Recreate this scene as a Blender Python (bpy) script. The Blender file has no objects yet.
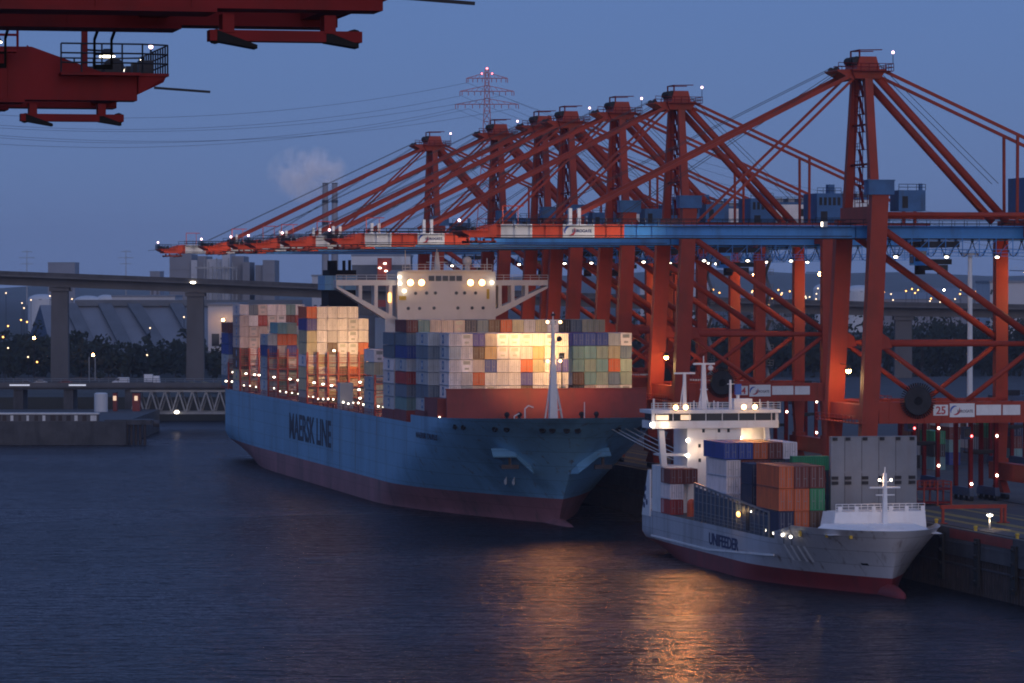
import bpy, math, random
from mathutils import Vector
random.seed(7)
scene = bpy.context.scene
COL = scene.collection

# ------------------------------------------------------------------ camera model
F, XV, YH, CH = 3840.0, -358.0, 282.0, 47.0       # focal length in pixels, quay vanishing column, horizon row, camera height
TH = math.atan2(512 - XV, F)
CT, ST = math.cos(TH), math.sin(TH)
QZ = 9.4                                           # quay level above the water

def W(u, v, z):                                    # harbour frame (along the quay, landwards, up) to world
    return Vector((-u * ST + v * CT, u * CT + v * ST, z))
def sc_of(u, v):
    return F / (u * CT + v * ST)
def on_v(x, v):                                    # distance along the quay where the line v shows in column x
    k = x - 512
    return v * (F * CT - k * ST) / (k * CT + F * ST)
def on_u(x, u):
    k = x - 512
    return u * (k * CT + F * ST) / (F * CT - k * ST)
def zz(y, u, v):
    return CH - (y - YH) / sc_of(u, v)
def bg(x, y, Y):
    return Vector(((x - 512) * Y / F, Y, CH - (y - YH) * Y / F))

# ------------------------------------------------------------------ object helpers
def thing(name, label, cat, loc=(0, 0, 0), rot=TH, group=None):
    o = bpy.data.objects.new(name, None); COL.objects.link(o)
    o.empty_display_size = 1
    o.location = loc; o.rotation_euler = (0, 0, rot)
    o['label'] = label; o['category'] = cat
    if group: o['group'] = group
    return o
def tag(o, label, cat, group=None):
    o['label'] = label; o['category'] = cat
    if group: o['group'] = group
    return o
def kind(o, k):
    o['kind'] = k
    return o
def dup(root, loc, rot, label=None, group=None):
    r = root.copy(); COL.objects.link(r); r.location = loc; r.rotation_euler = (0, 0, rot)
    if label: r['label'] = label
    if group: r['group'] = group
    def rec(a, b):
        for ch in list(a.children):
            c = ch.copy(); COL.objects.link(c); c.parent = b
            rec(ch, c)
    rec(root, r)
    return r

class MB:
    def __init__(s): s.v = []; s.f = []; s.m = []; s.sm = []
    def quad(s, a, b, c, d, mi=0):
        n = len(s.v); s.v += [tuple(a), tuple(b), tuple(c), tuple(d)]; s.f.append((n, n+1, n+2, n+3)); s.m.append(mi)
        return s
    def face(s, pts, mi=0):
        n = len(s.v); s.v += [tuple(p) for p in pts]; s.f.append(tuple(range(n, n+len(pts)))); s.m.append(mi)
        return s
    def hexa(s, b, t, mi=0):                       # bottom ring of four (counter-clockwise from above), top ring of four
        n = len(s.v); s.v += [tuple(p) for p in b] + [tuple(p) for p in t]
        for q in ((3,2,1,0), (4,5,6,7), (0,1,5,4), (1,2,6,5), (2,3,7,6), (3,0,4,7)):
            s.f.append(tuple(n+i for i in q)); s.m.append(mi)
        return s
    def box(s, x0, x1, y0, y1, z0, z1, mi=0):
        return s.hexa([(x0,y0,z0),(x1,y0,z0),(x1,y1,z0),(x0,y1,z0)], [(x0,y0,z1),(x1,y0,z1),(x1,y1,z1),(x0,y1,z1)], mi)
    def cbox(s, c, d, mi=0):
        return s.box(c[0]-d[0]/2, c[0]+d[0]/2, c[1]-d[1]/2, c[1]+d[1]/2, c[2]-d[2]/2, c[2]+d[2]/2, mi)
    def _axes(s, p, q):
        p, q = Vector(p), Vector(q); d = (q-p).normalized()
        a = Vector((0, 1, 0)) if abs(d.y) < .9 else Vector((1, 0, 0))
        b = d.cross(a).normalized(); a = b.cross(d).normalized()
        return p, q, a, b
    def bar(s, p, q, w, h, mi=0, w2=None, h2=None): # box beam: w across (y-ish axis), h in the other direction
        p, q, a, b = s._axes(p, q); w2 = w if w2 is None else w2; h2 = h if h2 is None else h2
        r0 = [p+a*(w/2*i)+b*(h/2*j) for i, j in ((-1,-1),(1,-1),(1,1),(-1,1))]
        r1 = [q+a*(w2/2*i)+b*(h2/2*j) for i, j in ((-1,-1),(1,-1),(1,1),(-1,1))]
        return s.hexa(r0, r1, mi)
    def tube(s, p, q, r, n=8, mi=0, r2=None):
        p, q, a, b = s._axes(p, q); r2 = r if r2 is None else r2; k = len(s.v)
        for c, rr in ((p, r), (q, r2)):
            for i in range(n):
                t = 2*math.pi*i/n; s.v.append(tuple(c+a*(rr*math.cos(t))+b*(rr*math.sin(t))))
        for i in range(n):
            j = (i+1) % n; s.f.append((k+i, k+j, k+n+j, k+n+i)); s.m.append(mi)
        s.f.append(tuple(k+i for i in range(n-1, -1, -1))); s.m.append(mi)
        s.f.append(tuple(k+n+i for i in range(n))); s.m.append(mi)
        return s
    def path(s, pts, r, n=6, mi=0):
        for a, b in zip(pts[:-1], pts[1:]): s.tube(a, b, r, n, mi)
        return s
    def ball(s, c, r, n=8, mi=0, sq=(1,1,1)):
        k = len(s.v); m = max(3, n//2)
        for i in range(m+1):
            ph = math.pi*i/m
            for j in range(n):
                t = 2*math.pi*j/n
                s.v.append((c[0]+sq[0]*r*math.sin(ph)*math.cos(t), c[1]+sq[1]*r*math.sin(ph)*math.sin(t), c[2]+sq[2]*r*math.cos(ph)))
        for i in range(m):
            for j in range(n):
                s.f.append((k+i*n+j, k+(i+1)*n+j, k+(i+1)*n+(j+1) % n, k+i*n+(j+1) % n)); s.m.append(mi)
        return s
    def prism(s, pts, y0, y1, mi=0):               # polygon in x, z pulled along y
        n = len(pts); k = len(s.v)
        s.v += [(x, y0, z) for x, z in pts] + [(x, y1, z) for x, z in pts]
        s.f.append(tuple(k+i for i in range(n))); s.m.append(mi)
        s.f.append(tuple(k+n+i for i in range(n-1, -1, -1))); s.m.append(mi)
        for i in range(n):
            j = (i+1) % n; s.f.append((k+j, k+i, k+n+i, k+n+j)); s.m.append(mi)
        return s
    def rail(s, pts, h=1.1, gap=2.5, r=.045, mi=0, bars=2):
        for a, b in zip(pts[:-1], pts[1:]):
            a, b = Vector(a), Vector(b); L = (b-a).length; n = max(1, int(L/gap))
            for i in range(n+1):
                p = a.lerp(b, i/n); s.tube(p, p+Vector((0,0,h)), r, 4, mi)
            for k in range(1, bars+1):
                o = Vector((0,0,h*k/bars)); s.tube(a+o, b+o, r, 4, mi)
        return s
    def mesh(s, name, mats, smooth=False):
        me = bpy.data.meshes.new(name); me.from_pydata(s.v, [], s.f)
        for m in mats: me.materials.append(m)
        me.polygons.foreach_set('material_index', s.m)
        if smooth: me.polygons.foreach_set('use_smooth', [True]*len(s.f))
        me.update()
        return me
    def build(s, name, mats, parent=None, loc=None, rot=None, smooth=False):
        if not isinstance(mats, (list, tuple)): mats = [mats]
        o = bpy.data.objects.new(name, s.mesh(name, mats, smooth)); COL.objects.link(o)
        if parent: o.parent = parent
        if loc is not None: o.location = loc
        if rot is not None: o.rotation_euler = (0, 0, rot)
        return o

def text_mb(mb, body, size, origin, ax, up, depth=.04, mi=0, width=None, bold=False):
    """lettering as thin solid shapes: origin is the lower left corner, ax / up the reading and height directions"""
    cu = bpy.data.curves.new('lettering', 'FONT'); cu.body = body; cu.size = 1; cu.resolution_u = 3
    if bold: cu.offset = .02
    cu.extrude = .5
    o = bpy.data.objects.new('lettering', cu); COL.objects.link(o)
    dg = bpy.context.evaluated_depsgraph_get(); dg.update()
    me = bpy.data.meshes.new_from_object(o.evaluated_get(dg))
    xs = [v.co.x for v in me.vertices]; ys = [v.co.y for v in me.vertices]
    x0, x1, y0, y1 = min(xs), max(xs), min(ys), max(ys)
    kx = (width/(x1-x0)) if width else size/(y1-y0)
    ky = size/(y1-y0)
    ax, up = Vector(ax).normalized(), Vector(up).normalized(); nn = ax.cross(up)
    n = len(mb.v)
    for v in me.vertices:
        mb.v.append(tuple(Vector(origin)+ax*((v.co.x-x0)*kx)+up*((v.co.y-y0)*ky)+nn*(v.co.z*depth*2)))
    for p in me.polygons:
        mb.f.append(tuple(n+i for i in p.vertices)); mb.m.append(mi)
    bpy.data.objects.remove(o); bpy.data.curves.remove(cu); bpy.data.meshes.remove(me)

# ------------------------------------------------------------------ materials
def mat(name, col, rough=.6, metal=0., var=.2, scale=.35, stretch=(1,1,1), dirt=None, dirt_amt=.3, bump=0., coat=0., spec=.5, seams=None):
    m = bpy.data.materials.new(name); m.use_nodes = True
    nt = m.node_tree; N = nt.nodes; L = nt.links; b = N['Principled BSDF']
    tc = N.new('ShaderNodeTexCoord'); mp = N.new('ShaderNodeMapping'); mp.inputs['Scale'].default_value = stretch
    L.new(tc.outputs['Object'], mp.inputs['Vector'])
    nz = N.new('ShaderNodeTexNoise'); nz.inputs['Scale'].default_value = scale; nz.inputs['Detail'].default_value = 5; nz.inputs['Roughness'].default_value = .65
    L.new(mp.outputs['Vector'], nz.inputs['Vector'])
    mr = N.new('ShaderNodeMapRange'); mr.inputs['From Min'].default_value = .3; mr.inputs['From Max'].default_value = .7
    mr.inputs['To Min'].default_value = 1-var; mr.inputs['To Max'].default_value = 1+var
    L.new(nz.outputs['Fac'], mr.inputs['Value'])
    mx = N.new('ShaderNodeMix'); mx.data_type = 'RGBA'; mx.blend_type = 'MULTIPLY'; mx.inputs['Factor'].default_value = 1
    mx.inputs['A'].default_value = (*col, 1); L.new(mr.outputs['Result'], mx.inputs['B'])
    out = mx.outputs['Result']
    if dirt:
        n2 = N.new('ShaderNodeTexNoise'); n2.inputs['Scale'].default_value = scale*2.3; n2.inputs['Detail'].default_value = 8
        m3 = N.new('ShaderNodeMapping'); m3.inputs['Scale'].default_value = (1, 1, .18); m3.inputs['Location'].default_value = (3.1, 7.7, 1.3)
        L.new(tc.outputs['Object'], m3.inputs['Vector']); L.new(m3.outputs['Vector'], n2.inputs['Vector'])
        r2 = N.new('ShaderNodeMapRange'); r2.inputs['From Min'].default_value = .52; r2.inputs['From Max'].default_value = .72; r2.inputs['To Max'].default_value = dirt_amt
        L.new(n2.outputs['Fac'], r2.inputs['Value'])
        m4 = N.new('ShaderNodeMix'); m4.data_type = 'RGBA'; L.new(r2.outputs['Result'], m4.inputs['Factor'])
        L.new(out, m4.inputs['A']); m4.inputs['B'].default_value = (*dirt, 1); out = m4.outputs['Result']
    if seams:                                      # welded plate seams, running along y and z
        sx = N.new('ShaderNodeSeparateXYZ'); cb = N.new('ShaderNodeCombineXYZ'); L.new(tc.outputs['Object'], sx.inputs[0]); L.new(sx.outputs['Y'], cb.inputs['X']); L.new(sx.outputs['Z'], cb.inputs['Y'])
        bk = N.new('ShaderNodeTexBrick'); bk.inputs['Scale'].default_value = 1; bk.inputs['Brick Width'].default_value = seams[0]; bk.inputs['Row Height'].default_value = seams[1]; bk.inputs['Mortar Size'].default_value = .07; bk.inputs['Mortar Smooth'].default_value = .6
        bk.inputs['Color1'].default_value = (1,1,1,1); bk.inputs['Color2'].default_value = (.90,.92,.93,1); bk.inputs['Mortar'].default_value = (.58,.58,.58,1)
        L.new(cb.outputs[0], bk.inputs['Vector']); m6 = N.new('ShaderNodeMix'); m6.data_type = 'RGBA'; m6.blend_type = 'MULTIPLY'; m6.inputs['Factor'].default_value = 1; L.new(out, m6.inputs['A']); L.new(bk.outputs['Color'], m6.inputs['B']); out = m6.outputs['Result']
        n7 = N.new('ShaderNodeTexNoise'); n7.inputs['Scale'].default_value = .8; n7.inputs['Detail'].default_value = 6; mp7 = N.new('ShaderNodeMapping'); mp7.inputs['Scale'].default_value = (1,1,.05); L.new(tc.outputs['Object'], mp7.inputs['Vector']); L.new(mp7.outputs[0], n7.inputs['Vector'])
        r7 = N.new('ShaderNodeMapRange'); r7.inputs['From Min'].default_value = .60; r7.inputs['From Max'].default_value = .74; r7.inputs['To Max'].default_value = .8; L.new(n7.outputs['Fac'], r7.inputs['Value'])
        m7 = N.new('ShaderNodeMix'); m7.data_type = 'RGBA'; L.new(r7.outputs[0], m7.inputs['Factor']); L.new(out, m7.inputs['A']); m7.inputs['B'].default_value = (.13,.085,.07,1); out = m7.outputs['Result']
    L.new(out, b.inputs['Base Color'])
    b.inputs['Roughness'].default_value = rough; b.inputs['Metallic'].default_value = metal
    b.inputs['Specular IOR Level'].default_value = spec
    if bump:
        bp = N.new('ShaderNodeBump'); bp.inputs['Strength'].default_value = bump; bp.inputs['Distance'].default_value = .2
        L.new(nz.outputs['Fac'], bp.inputs['Height']); L.new(bp.outputs['Normal'], b.inputs['Normal'])
    return m
def glow(name, col, strength):
    m = bpy.data.materials.new(name); m.use_nodes = True
    b = m.node_tree.nodes['Principled BSDF']; b.inputs['Base Color'].default_value = (.8,.8,.8,1)
    b.inputs['Emission Color'].default_value = (*col, 1); b.inputs['Emission Strength'].default_value = strength
    return m
WARM, WHITE, AMBER, REDL = (1, .50, .15), (1, .86, .66), (1, .42, .08), (1, .12, .12)
M = {}
RUST = (.12, .05, .03)
M['red'] = mat('crane red paint', (.32, .044, .024), .55, var=.16, scale=.2, dirt=RUST, dirt_amt=.4, spec=.22)
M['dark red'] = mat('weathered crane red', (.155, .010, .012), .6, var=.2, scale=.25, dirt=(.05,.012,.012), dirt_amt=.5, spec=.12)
M['signal orange'] = mat('boom orange paint', (.68, .075, .028), .5, var=.12, scale=.25, dirt=RUST, dirt_amt=.25, spec=.25)
M['white'] = mat('boom white paint', (.72, .72, .70), .5, var=.08, dirt=(.3,.26,.22), dirt_amt=.25)
M['crane blue'] = mat('girder blue paint', (.032, .235, .60), .5, var=.15, scale=.2, dirt=(.02,.05,.10), dirt_amt=.4)
M['steel'] = mat('galvanised steel', (.26, .27, .28), .5, .4, var=.2)
M['dark steel'] = mat('dark greasy steel', (.026, .027, .032), .6, .2, var=.3, spec=.25)
M['black'] = mat('black paint', (.010, .010, .011), .7, var=.3, spec=.12)
M['rubber'] = mat('black rubber', (.02, .02, .02), .8, var=.3)
M['rope'] = mat('wire rope', (.05, .045, .045), .6, .3)
M['glass'] = mat('dark window glass', (.02, .025, .035), .12, var=.1)
M['navy letters'] = mat('navy lettering', (.015, .025, .10), .5, var=.1)
M['grey letters'] = mat('grey lettering', (.10, .11, .15), .5, var=.1)
M['swoosh blue'] = mat('logo blue', (.03, .10, .40), .5, var=.05)
M['swoosh red'] = mat('logo red', (.45, .03, .04), .5, var=.05)
M['ship blue'] = mat('hull light blue paint', (.20, .43, .62), .42, var=.13, scale=.07, stretch=(1,1,.35), dirt=(.06,.13,.20), dirt_amt=.5, seams=(12,2.9))
M['antifouling'] = mat('dull red antifouling', (.33, .13, .135), .6, var=.22, scale=.09, stretch=(1,1,.5), dirt=(.09,.06,.06), dirt_amt=.6, seams=(12,2.9))
M['hull letters'] = mat('hull lettering', (.014, .022, .045), .5, var=.15)
M['house blue'] = mat('machinery house blue', (.025, .115, .27), .55, var=.25, scale=.3, dirt=(.03,.05,.08), dirt_amt=.5)
M['house white'] = mat('superstructure white', (.64, .60, .55), .5, var=.07, scale=.15, dirt=(.4,.33,.27), dirt_amt=.25)
M['deck red'] = mat('red oxide deck paint', (.25, .034, .026), .6, var=.2, scale=.25, dirt=(.10,.04,.03), dirt_amt=.5)
M['lashing red'] = mat('lashing bridge red', (.32, .055, .045), .55, var=.2, dirt=RUST, dirt_amt=.3)
M['feeder grey'] = mat('feeder hull grey', (.50, .50, .53), .45, var=.12, scale=.1, stretch=(1,1,.4), dirt=(.18,.15,.14), dirt_amt=.45, seams=(8,2.2))
M['feeder red'] = mat('feeder boot topping', (.22, .022, .022), .55, var=.2, scale=.15, dirt=(.07,.03,.03), dirt_amt=.4)
M['feeder white'] = mat('feeder white paint', (.80, .79, .78), .5, var=.06, dirt=(.4,.33,.28), dirt_amt=.25)
M['hatch grey'] = mat('hatch cover grey', (.17, .19, .22), .6, var=.14, scale=.2, dirt=(.14,.13,.14), dirt_amt=.4)
M['deck green'] = mat('dark deck paint', (.03, .045, .055), .7, var=.3)
M['concrete'] = mat('weathered concrete', (.115, .11, .112), .85, var=.22, scale=.12, stretch=(1,1,.4), dirt=(.12,.11,.11), dirt_amt=.55, bump=.1)
M['dark concrete'] = mat('wet dark concrete', (.075, .072, .075), .8, var=.35, scale=.2, dirt=(.03,.03,.03), dirt_amt=.6, bump=.15)
M['pile'] = mat('rusty sheet pile steel', (.055, .040, .036), .75, var=.4, scale=.4, dirt=(.02,.02,.02), dirt_amt=.6)
M['asphalt'] = mat('asphalt', (.055, .056, .06), .85, var=.3, scale=.15, dirt=(.10,.09,.08), dirt_amt=.35, bump=.1)
M['line yellow'] = mat('yellow road paint', (.26, .18, .03), .7, var=.3, scale=.8, dirt=(.12,.10,.05), dirt_amt=.6)
M['line white'] = mat('white road paint', (.55, .55, .53), .7, var=.25)
M['yellow'] = mat('yellow paint', (.55, .36, .03), .5, var=.2)
M['lifeboat orange'] = mat('lifeboat orange', (.62, .09, .02), .45, var=.1)
M['straddle blue'] = mat('straddle carrier paint', (.02, .045, .10), .5, var=.25)
M['earth'] = mat('dark rough ground', (.045, .045, .038), .95, var=.4, scale=.02, bump=.1)
M['hill'] = mat('wooded hillside', (.040, .055, .040), .95, var=.4, scale=.01)
M['foliage'] = mat('dark leaves', (.022, .030, .018), .9, var=.5, scale=.12)
M['bark'] = mat('bark', (.06, .045, .035), .9)
M['roof grey'] = mat('sheet metal roof', (.20, .215, .245), .6, var=.12, scale=.05, stretch=(1,.2,1), dirt=(.16,.17,.19), dirt_amt=.5)
M['gable blue'] = mat('dark blue cladding', (.020, .040, .085), .6, var=.2, scale=.1)
M['gallery'] = mat('conveyor gallery cladding', (.12, .13, .145), .7, var=.2, scale=.1)
M['tank'] = mat('tank white', (.62, .63, .64), .5, var=.08, scale=.05, dirt=(.3,.28,.27), dirt_amt=.3)
M['plant grey'] = mat('power station cladding', (.22, .22, .24), .7, var=.15, scale=.02)
M['plant light'] = mat('pale plant cladding', (.50, .50, .52), .7, var=.12, scale=.02)
M['chimney'] = mat('chimney concrete', (.30, .29, .30), .8, var=.2, scale=.02)
M['pylon red'] = mat('pylon red', (.42, .07, .06), .5)
M['van white'] = mat('van white', (.72, .73, .75), .3, var=.03)
M['car dark'] = mat('car paint dark', (.03, .035, .05), .3, var=.05)
M['car silver'] = mat('car paint silver', (.35, .37, .40), .3, .5, var=.05)
M['warm lamp'] = glow('warm lamp lens', WARM, 22)
M['hot lamp'] = glow('sodium floodlight lens', (1, .47, .13), 110)
M['bridge lamp'] = glow('bridge floodlight lens', (1, .52, .17), 9)
M['flood lamp'] = glow('floodlight lens', (1, .55, .22), 9)
M['white lamp'] = glow('white lamp lens', WHITE, 12)
M['small lamp'] = glow('small deck lamp', WHITE, 7)
M['amber lamp'] = glow('amber lamp lens', AMBER, 6)
M['red lamp'] = glow('red signal lamp', REDL, 9)
M['beacon'] = glow('pink white aviation lamp', (1, .62, .66), 5)
M['city lamp'] = glow('distant lamp', (1, .72, .42), 2.6)
M['side panel'] = mat('dark blue grey panel', (.035, .055, .095), .5, var=.25)
M['lit window'] = glow('lit cabin window', (1, .62, .28), .8)

def container_mat():
    m = bpy.data.materials.new('container paint'); m.use_nodes = True
    nt = m.node_tree; N = nt.nodes; L = nt.links; b = N['Principled BSDF']
    oi = N.new('ShaderNodeObjectInfo'); tc = N.new('ShaderNodeTexCoord')
    ad = N.new('ShaderNodeVectorMath'); L.new(tc.outputs['Object'], ad.inputs[0])
    cm = N.new('ShaderNodeCombineXYZ'); mu = N.new('ShaderNodeMath'); mu.operation = 'MULTIPLY'; mu.inputs[1].default_value = 90
    L.new(oi.outputs['Random'], mu.inputs[0]); L.new(mu.outputs[0], cm.inputs[0]); L.new(cm.outputs[0], ad.inputs[1])
    mp = N.new('ShaderNodeMapping'); mp.inputs['Scale'].default_value = (1, 1, .25); L.new(ad.outputs[0], mp.inputs['Vector'])
    nz = N.new('ShaderNodeTexNoise'); nz.inputs['Scale'].default_value = .9; nz.inputs['Detail'].default_value = 7; L.new(mp.outputs[0], nz.inputs['Vector'])
    mr = N.new('ShaderNodeMapRange'); mr.inputs['From Min'].default_value = .3; mr.inputs['From Max'].default_value = .7; mr.inputs['To Min'].default_value = .8; mr.inputs['To Max'].default_value = 1.12
    L.new(nz.outputs['Fac'], mr.inputs['Value'])
    r3 = N.new('ShaderNodeMapRange'); r3.inputs['To Min'].default_value = .8; r3.inputs['To Max'].default_value = 1.1; L.new(oi.outputs['Random'], r3.inputs['Value'])
    m2 = N.new('ShaderNodeMath'); m2.operation = 'MULTIPLY'; L.new(mr.outputs[0], m2.inputs[0]); L.new(r3.outputs[0], m2.inputs[1])
    mx = N.new('ShaderNodeMix'); mx.data_type = 'RGBA'; mx.blend_type = 'MULTIPLY'; mx.inputs['Factor'].default_value = 1
    L.new(oi.outputs['Color'], mx.inputs['A']); L.new(m2.outputs[0], mx.inputs['B'])
    rs = N.new('ShaderNodeMapRange'); rs.inputs['From Min'].default_value = .60; rs.inputs['From Max'].default_value = .75; rs.inputs['To Max'].default_value = .45
    n2 = N.new('ShaderNodeTexNoise'); n2.inputs['Scale'].default_value = 2.2; n2.inputs['Detail'].default_value = 8; L.new(mp.outputs[0], n2.inputs['Vector']); L.new(n2.outputs['Fac'], rs.inputs['Value'])
    m5 = N.new('ShaderNodeMix'); m5.data_type = 'RGBA'; L.new(rs.outputs[0], m5.inputs['Factor']); L.new(mx.outputs['Result'], m5.inputs['A']); m5.inputs['B'].default_value = (.13, .07, .045, 1)
    L.new(m5.outputs['Result'], b.inputs['Base Color']); b.inputs['Roughness'].default_value = .55
    return m
M['container'] = container_mat()
M['emblem'] = mat('emblem blue', (.05, .16, .36), .5, var=.05)

def light(name, kind_, loc, power, col, parent=None, size=.6, aim=None, cone=100, blend=.6):
    d = bpy.data.lights.new(name, kind_); d.energy = power; d.color = col
    if kind_ in ('POINT', 'SPOT'): d.shadow_soft_size = size
    if kind_ == 'SPOT': d.spot_size = math.radians(cone); d.spot_blend = blend
    o = bpy.data.objects.new(name, d); COL.objects.link(o); o.location = loc
    if aim is not None:
        o.rotation_euler = (Vector(aim)-Vector(loc)).to_track_quat('-Z', 'Y').to_euler()
    if parent: o.parent = parent
    return o
# ------------------------------------------------------------------ ship-to-shore cranes
# local frame of a crane: x landwards from the apex line, y along the quay, z above the quay
BT, BB = 47.15, 45.0                               # boom girder top and bottom
def swoosh(mb, x, y, z, h, sgn=-1):
    """round two-armed mark: blue arm over the upper left, red arm under the lower right"""
    for mi, a0, a1 in ((3, 60, 215), (4, 240, 395)):
        n = 12; prev = None
        for i in range(n+1):
            a = math.radians(a0+(a1-a0)*i/n); k = math.sin(math.pi*i/n); w = .04+.17*k
            r0, r1 = h*(.5-w), h*.5
            cx = x+(.06*h if mi == 4 else -.06*h)
            p = [(cx-sgn*0+r0*math.cos(a), y, z+r0*math.sin(a)), (cx+r1*math.cos(a), y, z+r1*math.sin(a))]
            if prev: mb.quad(prev[0], prev[1], p[1], p[0], mi)
            prev = p

def make_crane(label, group, plain=False, length=69.5, number='25'):
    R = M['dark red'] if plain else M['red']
    root = thing('container_crane', label, 'crane', group=group)
    # legs
    for y in (-9.6, 9.6):
        k = MB()
        k.bar((-2.25, y, 5.5), (-1.6, y, 18), 1.9, 2.6, 0, 1.9, 2.9)
        k.bar((-1.6, y, 18), (0, y, 48.2 if y > 0 else 52.2), 1.9, 2.9)
        k.hexa([(-.35,y-.9,26.2),(2.2,y-.5,26.6),(2.2,y+.5,26.6),(-.35,y+.9,26.2)], [(-.25,y-.9,29.4),(1.7,y-.5,28.2),(1.7,y+.5,28.2),(-.25,y+.9,29.4)])
        k.build('leg', R, root)
        k = MB()
        k.bar((28.6, y, 5.5), (28.5, y, 14), 1.7, 1.3, 0, 1.7, 2.4)
        k.bar((28.5, y, 14), (28.5, y, 47), 1.7, 2.2)
        k.build('leg', R, root)
    # sill beams and bogies
    for x in (-2.25, 28.6):
        k = MB(); k.box(x-.9, x+.9, -13.2, 13.2, 3.3, 6.3); k.box(x-1.02, x+1.02, -10.8, -8.4, 3.2, 7.0); k.box(x-1.02, x+1.02, 8.4, 10.8, 3.2, 7.0)
        k.build('sill_beam', R, root)
        for y in (-9.6, 9.6):
            k = MB(); k.hexa([(x-.6,y-3.4,1.1),(x+.6,y-3.4,1.1),(x+.6,y+3.4,1.1),(x-.6,y+3.4,1.1)], [(x-.6,y-1.2,3.2),(x+.6,y-1.2,3.2),(x+.6,y+1.2,3.2),(x-.6,y+1.2,3.2)])
            for i in range(8): k.tube((x-.28, y-3.3+i*.94, .43), (x+.28, y-3.3+i*.94, .43), .42, 10, 1)
            k.build('bogie', [R, M['dark steel']], root)
    # portal beams with signs, horizontal pipes and braces
    for y in (-9.6, 9.6):
        pb = MB(); pb.box(-.2, 29.4, y-.85, y+.85, 13.9, 17.5)
        for i in range(9): pb.box(1.5+i*3.1, 1.62+i*3.1, y-.95, y+.95, 13.85, 17.55)
        pbo = pb.build('portal_beam', R, root)
        if y < 0:
            ys = y-1.0
            for (a, b_, z0, z1, txt) in ((9.3, 11.9, 15.2, 17.0, 'num'), (12.2, 16.6, 14.9, 17.2, 'logo'), (16.9, 21.3, 15.2, 16.95, 'l1'), (21.6, 24.7, 15.2, 16.9, 'l2')):
                s = MB(); s.box(a, b_, ys, ys+.10, z0, z1, 0)
                if txt == 'num': text_mb(s, number, 1.35, (a+.45, ys-.02, z0+.2), (1,0,0), (0,0,1), .02, 4, 1.7, True)
                if txt == 'logo':
                    swoosh(s, a+.95, ys-.03, (z0+z1)/2, 1.6)
                    text_mb(s, 'EUROGATE', .5, (a+1.35, ys-.02, z0+.75), (1,0,0), (0,0,1), .02, 2, 2.75, True)
                s.build('sign', [M['white'], M['black'], M['grey letters'], M['swoosh blue'], M['swoosh red']], pbo)
        k = MB(); k.tube((1.0, y, 27.2), (27.6, y, 27.2), .46, 10); k.build('horizontal_brace', R, root, smooth=True)
        k = MB(); k.tube((.9, y, 46.3), (27.8, y, 27.9), .62, 10); k.tube((.8, y, 26.7), (13.6, y, 17.6), .44, 8); k.tube((27.8, y, 26.8), (15.4, y, 17.6), .44, 8)
        k.build('diagonal_brace', R, root, smooth=True)
        k = MB(); k.tube((1.4, y, 48.9), (50, y, 48.9), .46, 10); k.build('top_tie', R, root, smooth=True)
    for x, z0, z1 in ((-1.7, 14.4, 17.0), (28.5, 14.4, 17.0), (0, 47.6, 50.3), (28.5, 45.2, 48.2)):
        k = MB(); k.box(x-.95, x+.95, -8.64, 8.64, z0, z1); k.build('cross_beam', R, root)
    # walkway at the waterside legs, stairs
    k = MB(); k.box(-4.6, -2.7, -11, 11, 13.9, 14.05); k.rail([(-4.6,-11,14.05),(-4.6,11,14.05)], 1.15, 1.6, .07)
    k.box(.2, 2.6, -8.5, 8.5, 17.2, 17.3); k.rail([(2.6,-8.5,17.3),(2.6,8.5,17.3)], 1.1, 1.8, .06)
    k.build('leg_platform', M['dark red'] if plain else M['red'], root)
    k = MB()
    z = 4.0; sgn = 1
    while z < 45:
        k.bar((30.3, -9.6-4*sgn*.5, z), (30.3, -9.6+4*sgn*.5, z+3.2), .15, .7); k.box(29.9, 30.8, -12.2, -7.1, z+3.15, z+3.22)
        k.rail([(30.8,-12.2,z+3.2),(30.8,-7.1,z+3.2)], 1.1, 2.5, .05)
        z += 3.2; sgn = -sgn
    k.build('stair_tower', M['steel'], root)
    # boom and back girder
    tip = -length
    stripes = [(tip, tip+5.4, 1), (tip+5.4, tip+10.7, 2), (tip+10.7, tip+15.9, 1), (tip+15.9, tip+21.3, 2), (tip+21.3, tip+26.4, 1), (tip+26.4, -2.4, 3)]
    if plain: stripes = [(tip, -2.4, 1)]
    b = MB()
    for y in (-3.5, 3.5):
        for i, (a, c, mi) in enumerate(stripes):
            if i == 0:
                a1, a2 = tip+1.3, tip+4.3
                b.box(tip, a1, y-.7, y+.7, BB, BB+1.1, mi)
                b.hexa([(a1,y-.7,BB),(a2,y-.7,BB),(a2,y+.7,BB),(a1,y+.7,BB)], [(a1,y-.7,BB+1.1),(a2,y-.7,BT),(a2,y+.7,BT),(a1,y+.7,BB+1.1)], mi)
                b.box(a2, c, y-.7, y+.7, BB, BT, mi)
            else: b.box(a, c, y-.7, y+.7, BB, BT, mi)
        b.box(tip+4.6, -2.6, y-.95, y+.95, BB-.12, BB-.004, 4)
    for y in (-3.5, 3.5):                          # web stiffeners, cable tray and pipes on the girder sides
        x = tip+5.2
        while x < -4: b.box(x, x+.06, y-.76, y+.76, BB+.01, BT-.01, 0 if plain else (1 if x < tip+5.4 else (2 if x < tip+10.7 else (1 if x < tip+15.9 else (2 if x < tip+21.3 else (1 if x < tip+26.4 else 3)))))); x += 2.6
        b.box(tip+4.6, -3, y-.86, y-.76, BB+.25, BB+.36, 4); b.tube((tip+4.6,y-.80,BT-.28), (-3,y-.80,BT-.28), .05, 5, 4)
    x = tip+6
    while x < -4: b.box(x, x+.5, -2.8, 2.8, BB+.5, BT-.4, 4); x += 9
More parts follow.
